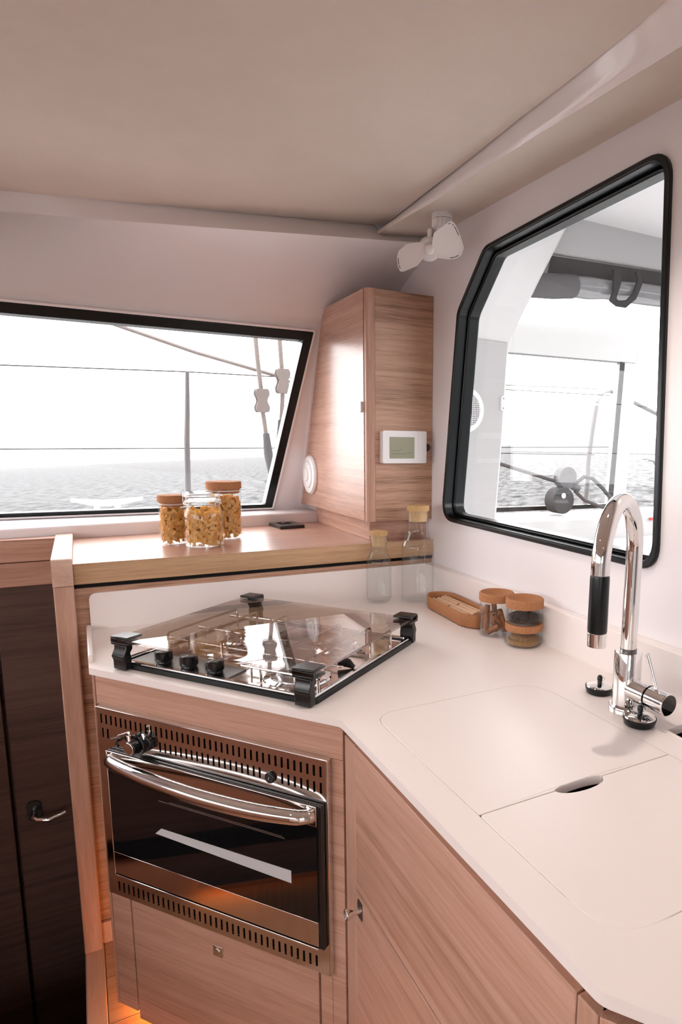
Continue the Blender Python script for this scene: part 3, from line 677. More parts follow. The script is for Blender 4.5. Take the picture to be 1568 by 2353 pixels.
# ---------------- oven
t = thing('oven', 'built-in steel oven with bowed chrome handle and black glass door', 'oven', (A.x, A.y, 0.41), DANG)
def vb(n, m_, u0, u1, w0, w1, z0, z1, par=None, bv=0.0): return box(u0, u1, w0, w1, z0 - 0.41, z1 - 0.41).build(n, m_, par or t, bv)
Wf0, Wf1 = 0.008, 0.011
f_ = MB()
def band(u0, u1, z0, z1): f_.box(u0, u1, Wf0, Wf1, z0 - 0.41, z1 - 0.41)
def slotrow(u0, u1, z0, z1, slots, sw):
    e = u0
    for c_ in slots:
        band(e, c_ - sw / 2, z0, z1); e = c_ + sw / 2
    band(e, u1, z0, z1)
U0, U1 = 0.0, 0.5575
top_sl = [0.0135 + i * 0.01365 for i in range(40)]
mid_sl = [0.0155, 0.0292] + [0.172 + i * 0.01345 for i in range(19)] + [0.464 + i * 0.01365 for i in range(7)]
bot_sl = [0.029 + i * 0.0139 for i in range(37)]
band(U0, U1, 0.8215, 0.8325)
slotrow(U0, U1, 0.8015, 0.8215, top_sl, 0.0046)
band(U0, U1, 0.791, 0.8015)
slotrow(U0, U1, 0.7705, 0.791, mid_sl, 0.0046)
band(U0, U1, 0.748, 0.7705)
band(U0, 0.034, 0.466, 0.748); band(0.545, U1, 0.466, 0.748)
band(U0, U1, 0.445, 0.466)
slotrow(U0, U1, 0.4225, 0.445, bot_sl, 0.0046)
band(U0, U1, 0.411, 0.4225)
f_.build('fascia', 'steel', t)
vb('slot_backing', 'black_matte', 0.004, 0.553, 0.022, 0.024, 0.413, 0.83)
vb('flange', 'steel', 0.5575, 0.5605, Wf0, 0.0200, 0.411, 0.8325, None, 0.0008)
vb('flange', 'steel', U0 - 0.003, 0.5605, Wf0 - 0.001, 0.0200, 0.8325, 0.8355, None, 0.001)
vb('flange', 'steel', -0.003, U0, Wf0, 0.0200, 0.411, 0.8325, None, 0.0008)
# door
dw0, dw1 = -0.004, 0.0075
d_ = vb('oven_door', 'black_plastic', 0.034, 0.5530, dw0 + 0.003, dw1, 0.469, 0.7525, None, 0.002)
vb('door_glass', 'black_glass', 0.037, 0.5430, dw0, dw0 + 0.003, 0.525, 0.7125, d_)
vb('upper_band', 'steel', 0.037, 0.5430, dw0 - 0.0005, dw0 + 0.003, 0.7125, 0.7505, d_, 0.001)
vb('lower_band', 'steel', 0.037, 0.5430, dw0 - 0.0005, dw0 + 0.003, 0.4760, 0.525, d_, 0.0005)
vb('bottom_bead', 'chrome', 0.037, 0.5430, dw0 - 0.003, dw0 + 0.002, 0.4695, 0.4745, d_, 0.001)
vb('left_bead', 'chrome', 0.033, 0.0365, dw0 - 0.001, dw0 + 0.003, 0.4695, 0.7505, d_, 0.001)
MB().prism([(0.158, 0.1885), (0.487, 0.1775), (0.487, 0.2025), (0.175, 0.2035)], dw0 - 0.0004, dw0 + 0.0005, 'xz').build('glare_strip', 'glare_grey', d_)  # light grey strip painted as the glare reflected in the door glass
vb('rack_wire', 'alloy', 0.172, 0.475, dw0 - 0.0004, dw0 + 0.0005, 0.6720, 0.6735, d_)
vb('rack_wire', 'alloy', 0.20, 0.470, dw0 - 0.0004, dw0 + 0.0005, 0.6755, 0.6762, d_)
hz_ = 0.7345 - 0.41
ctl = [(0.048, 0.006), (0.062, 0.014), (0.11, 0.024), (0.18, 0.033), (0.283, 0.041), (0.367, 0.041), (0.44, 0.036), (0.508, 0.024), (0.530, 0.014), (0.538, 0.006)]
hp = []
for i in range(len(ctl) - 1):
    p0_, p1_, p2_, p3_ = [Vector(ctl[min(max(i + k_, 0), len(ctl) - 1)]) for k_ in (-1, 0, 1, 2)]
    for q in (0, 0.25, 0.5, 0.75):
        p_ = 0.5 * ((2 * p1_) + (-p0_ + p2_) * q + (2 * p0_ - 5 * p1_ + 4 * p2_ - p3_) * q * q + (-p0_ + 3 * p1_ - 3 * p2_ + p3_) * q ** 3)
        hp.append((p_.x, -p_.y, hz_))
hp.append((ctl[-1][0], -ctl[-1][1], hz_))
MB().tube(hp, [0.0112 + 0.0033 * math.sin(math.pi * i / (len(hp) - 1)) for i in range(len(hp))], 20).build('handle', 'chrome', d_)
for u in (0.050, 0.536):
    vb('handle_foot', 'chrome', u - 0.006, u + 0.006, -0.012, dw0, 0.722, 0.747, d_, 0.003)
# controls
kx, kz = 0.120, 0.779 - 0.41
c0 = Wf0
k = MB().tube([(kx, c0, kz), (kx, c0 - 0.012, kz)], 0.021, 28).build('control_knob', 'black_plastic', t, 0.002)
MB().tube([(kx, c0 - 0.012, kz), (kx, c0 - 0.028, kz)], 0.0150, 24).build('knob_grip', 'black_plastic', k, 0.002)
MB().tube([(kx, c0 - 0.028, kz), (kx, c0 - 0.0305, kz)], 0.0130, 24).build('knob_cap', 'chrome', k, 0.001)
MB().tube([(kx - 0.002, c0 - 0.024, kz + 0.010), (kx - 0.004, c0 - 0.024, kz + 0.026)], 0.0042, 10).build('knob_pointer', 'chrome', k, 0.001)
MB().tube([(kx + 0.024, c0, kz + 0.006), (kx + 0.024, c0 - 0.010, kz + 0.006)], 0.0145, 20).build('knob_collar', 'black_plastic', k, 0.002)
MB().tube([(kx + 0.020, c0 - 0.007, kz + 0.014), (kx + 0.015, c0 - 0.007, kz + 0.026)], 0.0038, 10).build('collar_pointer', 'chrome', k, 0.001)
for i in range(7):
    a = R(-110 + i * 14)
    MB().box(kx + 0.0185 * math.cos(a) - 0.0008, kx + 0.0185 * math.cos(a) + 0.0008, c0 - 0.0124, c0 - 0.0119, kz + 0.0185 * math.sin(a) - 0.0008, kz + 0.0185 * math.sin(a) + 0.0008).build('scale_mark', 'white_plastic', k)
MB().tube([(0.439, c0, 0.778 - 0.41), (0.439, c0 - 0.006, 0.778 - 0.41)], 0.0105, 24).build('ignition_button', 'black_plastic', t, 0.002)
MB().prism([(0.4375, 0.364), (0.4395, 0.3685), (0.4385, 0.3685), (0.4405, 0.372), (0.4385, 0.3695), (0.4395, 0.3695)], c0 - 0.0064, c0 - 0.0061, 'xz').build('spark_mark', 'white_plastic', t)
MB().tube([(0.066, c0, 0.366), (0.066, c0 - 0.010, 0.366), (0.066, c0 - 0.012, 0.360), (0.072, c0 - 0.012, 0.358)], 0.0025, 8).build('catch_hook', 'black_plastic', t)
MB().tube([(0.048, c0 - 0.008, 0.366), (0.074, c0 - 0.012, 0.376)], [0.0022, 0.003], 10).build('catch_pin', 'alloy', t)

# ================================================================== SINK CABINET
t = thing('sink_cabinet', 'oak base cabinet under the sink with push-knob door', 'cabinet', (0.36, 0.93, ZF))
def kb(n, m_, x0, x1, y0, y1, z0, z1, par=None, bv=0.0015): return box(x0 - 0.36, x1 - 0.36, y0 - 0.93, y1 - 0.93, z0 - ZF, z1 - ZF).build(n, m_, par or t, bv)
MB().prism([(0.362 - 0.36, 0.9275 - 0.93), (0.362 - 0.36, 0.974 - 0.93), (0.375 - 0.36, 0.984 - 0.93), (0.39 - 0.36, 0.9275 - 0.93)], 0.13 - ZF, 0.888 - ZF).build('corner_stile', 'solid_oak_z', t, 0.001)
kb('upper_panel', 'oak_y', 0.361, 0.379, 0.3845, 0.9255, 0.632, 0.888)
dd = kb('cabinet_door', 'oak_y', 0.361, 0.379, 0.3845, 0.9255, 0.11, 0.6285)
MB().prism(rnd(rect(0.898 - 0.93, 0.917 - 0.93, 0.588 - ZF, 0.620 - ZF), 0.003), -0.0004, 0.0016, 'yz').build('recess_plate', 'steel_dark', dd)
MB().tube([(0.002, -0.024, 0.525), (-0.012, -0.024, 0.525), (-0.020, -0.024, 0.525), (-0.026, -0.024, 0.525)], [0.006, 0.005, 0.009, 0.010], 18).build('push_knob', 'chrome', dd, 0.001)
kb('top_rail', 'oak_y', 0.372, 0.385, 0.375, 0.97, 0.890, 0.9055)
kb('end_post', 'solid_oak_z', 0.361, 0.379, 0.356, 0.3820, 0.11, 0.888)
c2 = Vector((0.62 - 0.357, -0.043 - 0.349)).normalized(); nn2 = Vector((-c2.y, c2.x))
p0 = Vector((0.362, 0.354)); p1 = p0 + c2 * 0.46
q = [tuple(p0 - Vector((0.36, 0.93))), tuple(p1 - Vector((0.36, 0.93))), tuple(p1 + nn2 * 0.018 - Vector((0.36, 0.93))), tuple(p0 + nn2 * 0.018 - Vector((0.36, 0.93)))]
MB().prism(q, 0.11 - ZF, 0.888 - ZF).build('angled_panel', 'oak_z', t, 0.001)
kb('carcass_back', 'oak_y', 0.385, 0.395, 0.36, 0.96, 0.13, 0.885, None, 0)
kb('plinth', 'oak_y', 0.44, 0.45, 0.30, 1.05, ZF, 0.13, None, 0)

# ================================================================== HOB
HZ = ZC
t = thing('gas_hob', 'steel gas hob under a raised smoked glass lid', 'hob', (A.x, A.y, HZ), DANG)
HU0, HU1, HW0, HW1 = 0.043, 0.523, 0.028, 0.425
ro = rnd(rect(HU0, HU1, HW0, HW1), 0.014, 5)
MB().prism(ro, 0.0002, 0.010, 'xy', [inset(rect(HU0, HU1, HW0, HW1), 0.02)]).build('rubber_seal', 'black_rubber', t, 0.002)
ri = rnd(rect(HU0 + 0.004, HU1 - 0.004, HW0 + 0.004, HW1 - 0.004), 0.012, 5)
rj = rnd(rect(HU0 + 0.014, HU1 - 0.014, HW0 + 0.014, HW1 - 0.014), 0.010, 5)
MB().prism(ri, 0.0095, 0.0155, 'xy', [rj]).build('steel_rim', 'chrome', t, 0.002)
MB().prism(rj, 0.003, 0.009, 'xy').build('tray', 'steel', t)
MB().prism(rnd(rect(0.062, 0.312, 0.046, 0.104), 0.004), 0.009, 0.0115, 'xy').build('control_panel', 'steel_dark', t, 0.001)
for u in (0.133, 0.2, 0.266):
    kn = MB().lathe([(0, 0.0115), (0.015, 0.0115), (0.014, 0.015), (0.0175, 0.017), (0.0175, 0.034), (0.0155, 0.036), (0, 0.036)], 28, (u, 0.066, 0)).build('knob', 'black_plastic', t)
    MB().box(u - 0.001, u + 0.001, 0.049, 0.066, 0.0358, 0.0368).build('pointer', 'white_plastic', kn)
    for j in range(4):
        MB().box(u - 0.012 + j * 0.006, u - 0.0105 + j * 0.006, 0.0445 - 0.0, 0.0465, 0.0113, 0.0119).build('mark', 'white_plastic', kn)
for (u, w_, r_) in ((0.425, 0.115, 0.045), (0.40, 0.300, 0.038), (0.17, 0.255, 0.033)):
    b_ = MB().lathe([(0, 0.009), (r_ * 1.45, 0.009), (r_ * 1.4, 0.012), (r_ * 1.15, 0.014), (r_ * 1.05, 0.0105), (0, 0.0105)], 36, (u, w_, 0)).build('burner', 'chrome', t)
    MB().lathe([(0, 0.0105), (r_ * 0.82, 0.0105), (r_ * 0.86, 0.022), (0, 0.022)], 32, (u, w_, 0)).build('flame_ring', 'alloy', b_)
    MB().lathe([(0, 0.022), (r_ * 0.72, 0.022), (r_ * 0.74, 0.027), (r_ * 0.6, 0.030), (0, 0.031)], 32, (u, w_, 0)).build('burner_cap', 'steel_dark', b_)
# pan support of bent wire
z1 = 0.051
for u in (0.085, 0.145, 0.232, 0.305, 0.38, 0.458, 0.508):
    w0 = 0.125 if u < 0.32 else 0.062
    MB().tube([(u, w0, 0.010), (u, w0, z1 - 0.004), (u, w0 + 0.004, z1), (u, 0.338, z1), (u, 0.342, z1 - 0.004), (u, 0.342, 0.010)], 0.0026, 8).build('support_wire', 'steel', t)
for w_ in (0.135, 0.225, 0.330):
    MB().tube([(0.075, w_, 0.036), (0.514, w_, 0.036)], 0.0026, 8).build('cross_wire', 'steel', t)
MB().tube([(0.335, 0.062, 0.036), (0.514, 0.062, 0.036)], 0.0026, 8).build('cross_wire', 'steel', t)
MB().tube([(0.500, 0.200, 0.012), (0.488, 0.198, 0.020), (0.470, 0.190, 0.024)], [0.004, 0.009, 0.010], 10).build('lid_catch', 'black_plastic', t)
# clamps
LZ = 0.060
def clamp(u, w_, du, dw, label=None):
    # S-shaped bracket: foot on the rim, leaning back, jaw on the glass
    s_ = du
    pr_ = [(0.000, 0.002), (0.000, 0.020), (-0.004, 0.030), (0.004, 0.044), (0.004, 0.052), (0.020, 0.052), (0.020, 0.044), (0.014, 0.036), (0.016, 0.026), (0.016, 0.002)]
    f3 = lambda a, b, d: (u + d * s_, w_ + dw * (a - 0.014), b)
    c_ = MB().prism(pr_, -0.004, 0.030, f3).build('clamp', 'black_plastic', t, 0.002)
    j = rect(-0.010, 0.036, -0.012, 0.026)
    MB().prism(j, 0.0515, 0.0575, lambda a, b, d: (u + a * s_, w_ + dw * b, d)).build('jaw', 'black_plastic', c_, 0.002)
    MB().prism(j, 0.0645, 0.0695, lambda a, b, d: (u + a * s_, w_ + dw * b, d)).build('jaw', 'black_plastic', c_, 0.002)
    MB().prism(rect(-0.010, 0.036, -0.012, -0.004), 0.0570, 0.0650, lambda a, b, d: (u + a * s_, w_ + dw * b, d)).build('jaw_wall', 'black_plastic', c_, 0.001)
clamp(0.056, 0.028, 1, 1); clamp(0.520, 0.028, -1, 1); clamp(0.056, 0.424, 1, -1); clamp(0.520, 0.424, -1, -1)
MB().prism(rnd(rect(0.048, 0.528, 0.016, 0.418), 0.006), 0.0585, 0.0640, 'xy').build('glass_lid', 'smoked_glass', t, 0.0008)

# ================================================================== PASTA JARS
def jarglass(r_, h_, th=0.0025, br=0.006):
    return MB().lathe([(0, 0), (r_ - br, 0), (r_ - br * 0.3, br * 0.3), (r_, br), (r_, h_), (r_ - th, h_), (r_ - th, br + th), (r_ - br - th * 0.3, th * 1.6), (0, th * 1.6)], 48)
def cork_jar(label, x, y, r_, h_, lid_r, lid_h):
    t = thing('pasta_jar', label, 'jar', (x, y, 1.0855), group='glass pasta jars on the oak shelf')
    jarglass(r_, h_).build('glass', 'jar_glass', t)
    l_ = MB().lathe([(0, h_), (lid_r, h_), (lid_r, h_ + lid_h - 0.002), (lid_r - 0.002, h_ + lid_h), (0, h_ + lid_h)], 40).build('cork_lid', 'cork', t)
    MB().lathe([(0, h_ - 0.014), (r_ - 0.005, h_ - 0.014), (r_ - 0.003, h_ + 0.001), (0, h_ + 0.001)], 40).build('stopper', 'cork', l_)
    MB().lathe([(r_ - 0.0055, h_ - 0.008), (r_ - 0.0026, h_ - 0.007), (r_ - 0.0026, h_ - 0.005), (r_ - 0.0055, h_ - 0.004)], 40).build('seal_ring', 'fan_plastic', l_)
    return t
cork_jar('short cork-lidded jar of bow tie pasta on the left', 0.226, 1.972, 0.0385, 0.119, 0.0405, 0.019)
cork_jar('tall cork-lidded jar of bow tie pasta behind the clip jar', 0.376, 2.018, 0.0500, 0.150, 0.0515, 0.021)
JX, JY = 0.294, 1.886
t = thing('clip_top_jar', 'clip-top glass jar of bow tie pasta in front of the cork-lidded jars', 'jar', (JX, JY, 1.0855), group='glass pasta jars on the oak shelf')
MB().lathe([(0, 0), (0.044, 0), (0.050, 0.004), (0.0525, 0.012), (0.0525, 0.088), (0.050, 0.100), (0.0455, 0.110), (0.0445, 0.120), (0.0475, 0.122), (0.0475, 0.125), (0.042, 0.125), (0.042, 0.110), (0.0475, 0.098), (0.050, 0.086), (0.050, 0.013), (0.046, 0.005), (0, 0.004)], 48).build('glass', 'jar_glass', t)
l_ = MB().lathe([(0, 0.132), (0.036, 0.132), (0.042, 0.128), (0.0475, 0.128), (0.0475, 0.132), (0.046, 0.146), (0.042, 0.151), (0, 0.153), (0, 0.150), (0.040, 0.148), (0.043, 0.144), (0.040, 0.136), (0, 0.135)], 48).build('glass_lid', 'jar_glass', t)
MB().lathe([(0.040, 0.1255), (0.0485, 0.1255), (0.0485, 0.1275), (0.040, 0.1275), (0.040, 0.1255)], 40).build('rubber_ring', 'fan_plastic', t)
ring = lambda r_, z, n=40: [(r_ * math.cos(2 * math.pi * i / n), r_ * math.sin(2 * math.pi * i / n), z) for i in range(n + 1)]
MB().tube(ring(0.0485, 0.118), 0.0013, 8, False).build('wire_band', 'alloy', t)
MB().tube(ring(0.0485, 0.140), 0.0013, 8, False).build('wire_band', 'alloy', l_)
for s_, nm in ((1, 'wire_clip'), (-1, 'wire_hinge')):
    x_ = 0.049
    ca = math.cos(R(-50 if s_ > 0 else 150)); sa = math.sin(R(-50 if s_ > 0 else 150))
    P = lambda a, tt, z: (a * ca - tt * sa, a * sa + tt * ca, z)
    c_ = MB().tube([P(0.049, -0.008, 0.112), P(0.052, -0.008, 0.126), P(0.051, -0.008, 0.142), P(0.054, 0.0, 0.146), P(0.051, 0.008, 0.142), P(0.052, 0.008, 0.126), P(0.049, 0.008, 0.112)], 0.0012, 8).build(nm, 'alloy', t)
    MB().tube([P(0.050, -0.010, 0.120), P(0.050, 0.010, 0.120)], 0.0022, 8).build('pivot', 'alloy', c_)

def farfalle(mb, M4=None):
    nu, nv = 7, 5; top = []; bot = []; base = len(mb.v)
    for i in range(nu):
        u = (i / (nu - 1) - 0.5) * 2
        rt, rb = [], []
        for j in range(nv):
            v = (j / (nv - 1) - 0.5) * 2
            hw = 0.0062 + 0.0052 * min(1, abs(u) * 1.25)
            x = u * 0.0145 + (0.0009 * math.cos(v * 9) * (1 if u > 0 else -1) if abs(u) > 0.9 else 0)
            z = 0.0030 * math.cos(v * math.pi * 1.5) * (1 - 0.8 * abs(u)) + 0.0022 * u * v + 0.002 * u * u
            rt.append((x, v * hw, z + 0.0006)); rb.append((x, v * hw, z - 0.0006))
        top.append(rt); bot.append(rb)
    mb.grid(top); mb.grid([list(reversed(r_)) for r_ in bot])
    def idx(k, i, j): return base + k * nu * nv + i * nv + (j if k == 0 else nv - 1 - j)
    edge = [(i, 0) for i in range(nu)] + [(nu - 1, j) for j in range(1, nv)] + [(i, nv - 1) for i in range(nu - 2, -1, -1)] + [(0, j) for j in range(nv - 2, 0, -1)]
    for a in range(len(edge)):
        b_ = edge[(a + 1) % len(edge)]; a_ = edge[a]
        mb.f.append((idx(0, *a_), idx(0, *b_), idx(1, *b_), idx(1, *a_)))
    if M4 is not None:
        mb.v[base:] = [tuple(M4 @ Vector(p)) for p in mb.v[base:]]
    return mb
PM = farfalle(MB()).mesh('bow_tie_pasta', 'pasta', 60)
def fill(x, y, r_, z0, z1, n_out, lev, label, grp, core_label):
    for l in range(lev):
        z = z0 + (z1 - z0) * (l + 0.5) / lev
        for i in range(n_out):
            a = 2 * math.pi * (i + 0.5 * (l % 2) + random.uniform(-0.25, 0.25)) / n_out
            rr = (r_ - 0.0045) * random.uniform(0.93, 1.0)
            o = bpy.data.objects.new('bow_tie_pasta', PM); COL.objects.link(o)
            o.location = (x + rr * math.cos(a), y + rr * math.sin(a), z + random.uniform(-0.004, 0.004))
            # mostly tangent to the glass so that a piece stays inside the jar
            q = Matrix.Rotation(a, 3, 'Z') @ Matrix.Rotation(R(90) + random.uniform(-0.3, 0.3), 3, 'Y') @ Matrix.Rotation(random.uniform(0, 3.14), 3, 'Z') @ Matrix.Rotation(random.uniform(-0.2, 0.2), 3, 'X')
            o.rotation_euler = q.to_euler()
            s_ = random.uniform(0.8, 0.95); o.scale = (s_, s_, s_)
            tag(o, label, 'pasta', grp)
    mb = MB()
    for i in range(int(lev * n_out * 1.6)):
        a = random.uniform(0, 6.283); rr = (r_ - 0.013) * math.sqrt(random.random())
        m4 = Matrix.Translation((x + rr * math.cos(a), y + rr * math.sin(a), random.uniform(z0 + 0.006, z1 + 0.004 - 0.2 * rr))) @ Matrix.Rotation(random.uniform(0, 6.28), 4, 'Z') @ Matrix.Rotation(random.uniform(-1.2, 1.2), 4, 'X') @ Matrix.Rotation(random.uniform(-0.7, 0.7), 4, 'Y') @ Matrix.Scale(0.85, 4)
        farfalle(mb, m4)
    tag(mb.build('pasta_core', 'pasta', angle=60), core_label, 'pasta', kind='stuff')
fill(0.226, 1.972, 0.0358, 1.098, 1.180, 10, 7, 'bow tie pasta piece inside the short cork-lidded jar', 'pasta in the short cork jar', 'heaped pasta filling the middle of the short cork-lidded jar')
fill(JX, JY, 0.0490, 1.100, 1.186, 13, 7, 'bow tie pasta piece inside the clip-top jar', 'pasta in the clip-top jar', 'heaped pasta filling the middle of the clip-top jar')
fill(0.376, 2.018, 0.0470, 1.098, 1.208, 12, 8, 'bow tie pasta piece inside the tall cork-lidded jar', 'pasta in the tall cork jar', 'heaped pasta filling the middle of the tall cork-lidded jar')

# ================================================================== BOTTLES
def bottle(label, x, y, r_, hb, hs, rn, hn, hc):
    t = thing('glass_bottle', label, 'bottle', (x, y, ZC + 0.0003), group='glass carafes on the worktop')
    pr_ = [(0, 0.0), (r_ - 0.012, 0.0), (r_ - 0.004, 0.003), (r_, 0.012), (r_, hb)]
    for i in range(1, 11):
        q = i / 10; s_ = q * q * (3 - 2 * q)
        pr_.append((r_ + (rn - r_) * (0.35 * q + 0.65 * s_), hb + (hs - hb) * q))
    pr_ += [(rn, hn - 0.008), (rn + 0.0015, hn - 0.002), (rn + 0.001, hn), (rn - 0.0015, hn), (rn - 0.0025, hn - 0.006)]
    inner = [(max(0, a - 0.0022), b + (0.003 if b < 0.01 else 0)) for a, b in reversed(pr_[:-3])]
    MB().lathe(pr_ + inner, 48).build('glass', 'jar_glass', t)
    c_ = MB().lathe([(0, hn - 0.030), (rn - 0.0045, hn - 0.030), (rn - 0.003, hn - 0.002), (rn - 0.002, hn + 0.001), (0, hn + 0.001)], 36).build('stopper', 'bamboo', t)
    MB().lathe([(0, hn + 0.0005), (rn + 0.002, hn + 0.0005), (rn + 0.0025, hc - 0.003), (rn + 0.0005, hc), (0, hc)], 36).build('stopper_cap', 'cork_light', c_)
bottle('large stoppered glass carafe in the worktop corner', 0.845, 1.648, 0.0475, 0.160, 0.208, 0.0300, 0.264, 0.281)
bottle('small stoppered glass carafe left of the large one', 0.738, 1.686, 0.0365, 0.118, 0.153, 0.0235, 0.194, 0.207)

# ================================================================== CORK TRAY AND STICKS
t = thing('cork_tray', 'long cork tray on the worktop holding pale sticks', 'tray', (0.859, 1.445, ZC + 0.0003), R(-3))
oc = [(-0.043, -0.10), (-0.020, -0.142), (0.020, -0.142), (0.043, -0.10), (0.043, 0.10), (0.020, 0.142), (-0.020, 0.142), (-0.043, 0.10)]
def trl(k, z): return [(a * k if True else a, b * (1 - (1 - k) * 0.35), z) for a, b in rnd(oc, 0.030, 4)]
rows = [trl(0.80, 0.0), trl(0.92, 0.003), trl(0.98, 0.014), trl(1.0, 0.034), trl(0.99, 0.036), trl(0.90, 0.036), trl(0.875, 0.034), trl(0.84, 0.010), trl(0.70, 0.007)]
mb = MB().grid([r_ + [r_[0]] for r_ in rows])
n_ = len(rows[0]); mb.add(rows[0], [tuple(range(n_))]); mb.add(rows[-1], [tuple(range(n_))])
mb.build('tray', 'cork', t)
for i, (dx, y0, z_, a_) in enumerate(((-0.0225, 1.350, 0.0245, 0.5), (-0.0075, 1.343, 0.0260, -0.5), (0.0075, 1.350, 0.0262, 0.3), (0.0225, 1.36, 0.0250, -0.3))):
    x_ = 0.859 + dx
    st = MB().tube([(x_ - 0.002 * a_, y0, ZC + z_), (x_ + 0.002 * a_ + 0.002, y0 + 0.190, ZC + z_)], 0.0070, 14).build('wafer_stick', 'wafer')
    st2 = MB().tube([(x_ - 0.002 * a_ + 0.001, y0 + 0.09, ZC + z_), (x_ - 0.0015 * a_ + 0.001, y0 + 0.098, ZC + z_)], 0.00715, 14).build('band', 'wafer_band', st)
    tag(st, ['leftmost pale stick lying in the cork tray', 'second pale stick from the left in cork tray', 'third pale stick from the left in cork tray', 'pale stick along the wall side of the cork tray', 'pale stick lying on top of others in the tray'][i], 'stick', 'sticks in the cork tray')

# ================================================================== SPICE JARS
def dish_lid(r_, z0, z1, dish=0.009):
    return MB().lathe([(0, z0), (r_, z0), (r_ + 0.0008, z0 + 0.003), (r_ + 0.0008, z1 - 0.003), (r_ - 0.0015, z1 - 0.0005), (r_ - 0.004, z1), (r_ - 0.007, z1 - dish * 0.25), (r_ * 0.62, z1 - dish * 0.75), (r_ * 0.3, z1 - dish * 0.95), (0, z1 - dish)], 48)
CXx, CYy = 0.860, 1.2575
t = thing('spice_jar', 'tall cork-lidded spice jar holding cinnamon sticks', 'jar', (CXx, CYy, ZC + 0.0003), group='spice jars by the wall')
jarglass(0.0405, 0.085).build('glass', 'jar_glass', t)
dish_lid(0.0420, 0.0852, 0.1055).build('cork_lid', 'cork', t)
names = ['cinnamon stick standing upright at the back left of its jar', 'cinnamon stick crossing low to the right in its jar', 'thick cinnamon stick leaning in front with open rolled end up', 'cinnamon stick standing at the back right of its jar', 'short cinnamon stick lying low at the left of its jar', 'cinnamon stick leaning upright in the middle of its jar']
sticks = [((-0.022, 0.008, 0.010), (-0.016, 0.014, 0.072)), ((0.022, -0.012, 0.012), (-0.020, -0.020, 0.056)), ((0.014, -0.022, 0.012), (-0.004, -0.020, 0.066)), ((0.012, 0.014, 0.010), (0.006, 0.020, 0.072)), ((-0.028, -0.006, 0.010), (-0.010, -0.026, 0.028)), ((-0.004, -0.006, 0.009), (-0.010, 0.000, 0.058))]
for nm, (a, b_) in zip(names, sticks):
    va, vb_ = Vector(a) + Vector((CXx, CYy, ZC)), Vector(b_) + Vector((CXx, CYy, ZC))
    ax = (vb_ - va).normalized(); u = ax.orthogonal().normalized(); v = ax.cross(u)
    sp = []
    for i in range(30):
        q = i / 29; th = q * 2 * math.pi * 1.9 ; rr = 0.0076 - 0.0038 * q
        sp.append((rr * math.cos(th), rr * math.sin(th)))
    sp2 = [(x_ * 0.86, y_ * 0.86) for x_, y_ in sp]
    ln = (vb_ - va).length
    rows = [[tuple(va + u * x_ + v * y_ + ax * (ln * s_)) for x_, y_ in sp] for s_ in (0, 1)]
    rows2 = [[tuple(va + u * x_ + v * y_ + ax * (ln * s_)) for x_, y_ in sp2] for s_ in (0, 1)]
    mb = MB().grid(rows).grid(rows2).grid([rows[1], rows2[1]]).grid([rows[0], rows2[0]])
    tag(mb.build('cinnamon_stick', 'cinnamon'), nm, 'cinnamon', 'cinnamon sticks in the jar')
SX, SYy = 0.8705, 1.1590
t = thing('spice_jar', 'low cork-lidded jar of brown dried herbs, bottom of the stack', 'jar', (SX, SYy, ZC + 0.0003), group='spice jars by the wall')
jarglass(0.0415, 0.0365).build('glass', 'jar_glass', t)
dish_lid(0.0425, 0.0367, 0.0525, 0.001).build('cork_lid', 'cork', t)
t = thing('spice_jar', 'low cork-lidded jar of dark spice, top of the stack', 'jar', (SX, SYy, ZC + 0.0530), group='spice jars by the wall')
jarglass(0.0405, 0.0375).build('glass', 'jar_glass', t)
dish_lid(0.0430, 0.0377, 0.0590).build('cork_lid', 'cork', t)
def heap(name, m_, x, y, z, r_, h_, n, size, label, cat, stretch=1.0):
    mb = MB()
    mb.lathe([(0, 0), (r_, 0), (r_, h_ * 0.35), (r_ * 0.75, h_ * 0.72), (r_ * 0.4, h_ * 0.88), (0, h_ * 0.9)], 24, (x, y, z))
    for i in range(n):
        a = random.uniform(0, 6.283); q = math.sqrt(random.random()); rr = r_ * q
        zz = z + h_ * (0.9 - 0.5 * q * q) if random.random() < 0.65 else z + random.uniform(0.05, 0.5) * h_
        if zz < z + h_ * 0.45: rr = r_ * 0.97
        c_ = Vector((x + rr * math.cos(a), y + rr * math.sin(a), zz))
        rot = Matrix.Rotation(random.uniform(0, 6.28), 3, 'Z') @ Matrix.Rotation(random.uniform(-1, 1), 3, 'X')
        s_ = size * random.uniform(0.6, 1.2)
        vs = [c_ + rot @ Vector(p) for p in ((s_ * stretch, 0, 0), (-s_ * stretch, 0, 0), (0, s_, 0), (0, -s_, 0), (0, 0, s_), (0, 0, -s_))]
        mb.add(vs, [(0, 2, 4), (2, 1, 4), (1, 3, 4), (3, 0, 4), (2, 0, 5), (1, 2, 5), (3, 1, 5), (0, 3, 5)])
    o = mb.build(name, m_, angle=20)
    tag(o, label, cat, kind='stuff')
heap('dark_spice', 'clove_dark', SX, SYy, ZC + 0.0585, 0.0355, 0.022, 240, 0.0032, 'dark brown whole spice heaped in the upper small jar', 'spice', 1.3)
heap('dried_herb', 'herb', SX, SYy, ZC + 0.0055, 0.0368, 0.024, 900, 0.0012, 'brown dried herb heaped in the lower small jar', 'herb', 2.2)

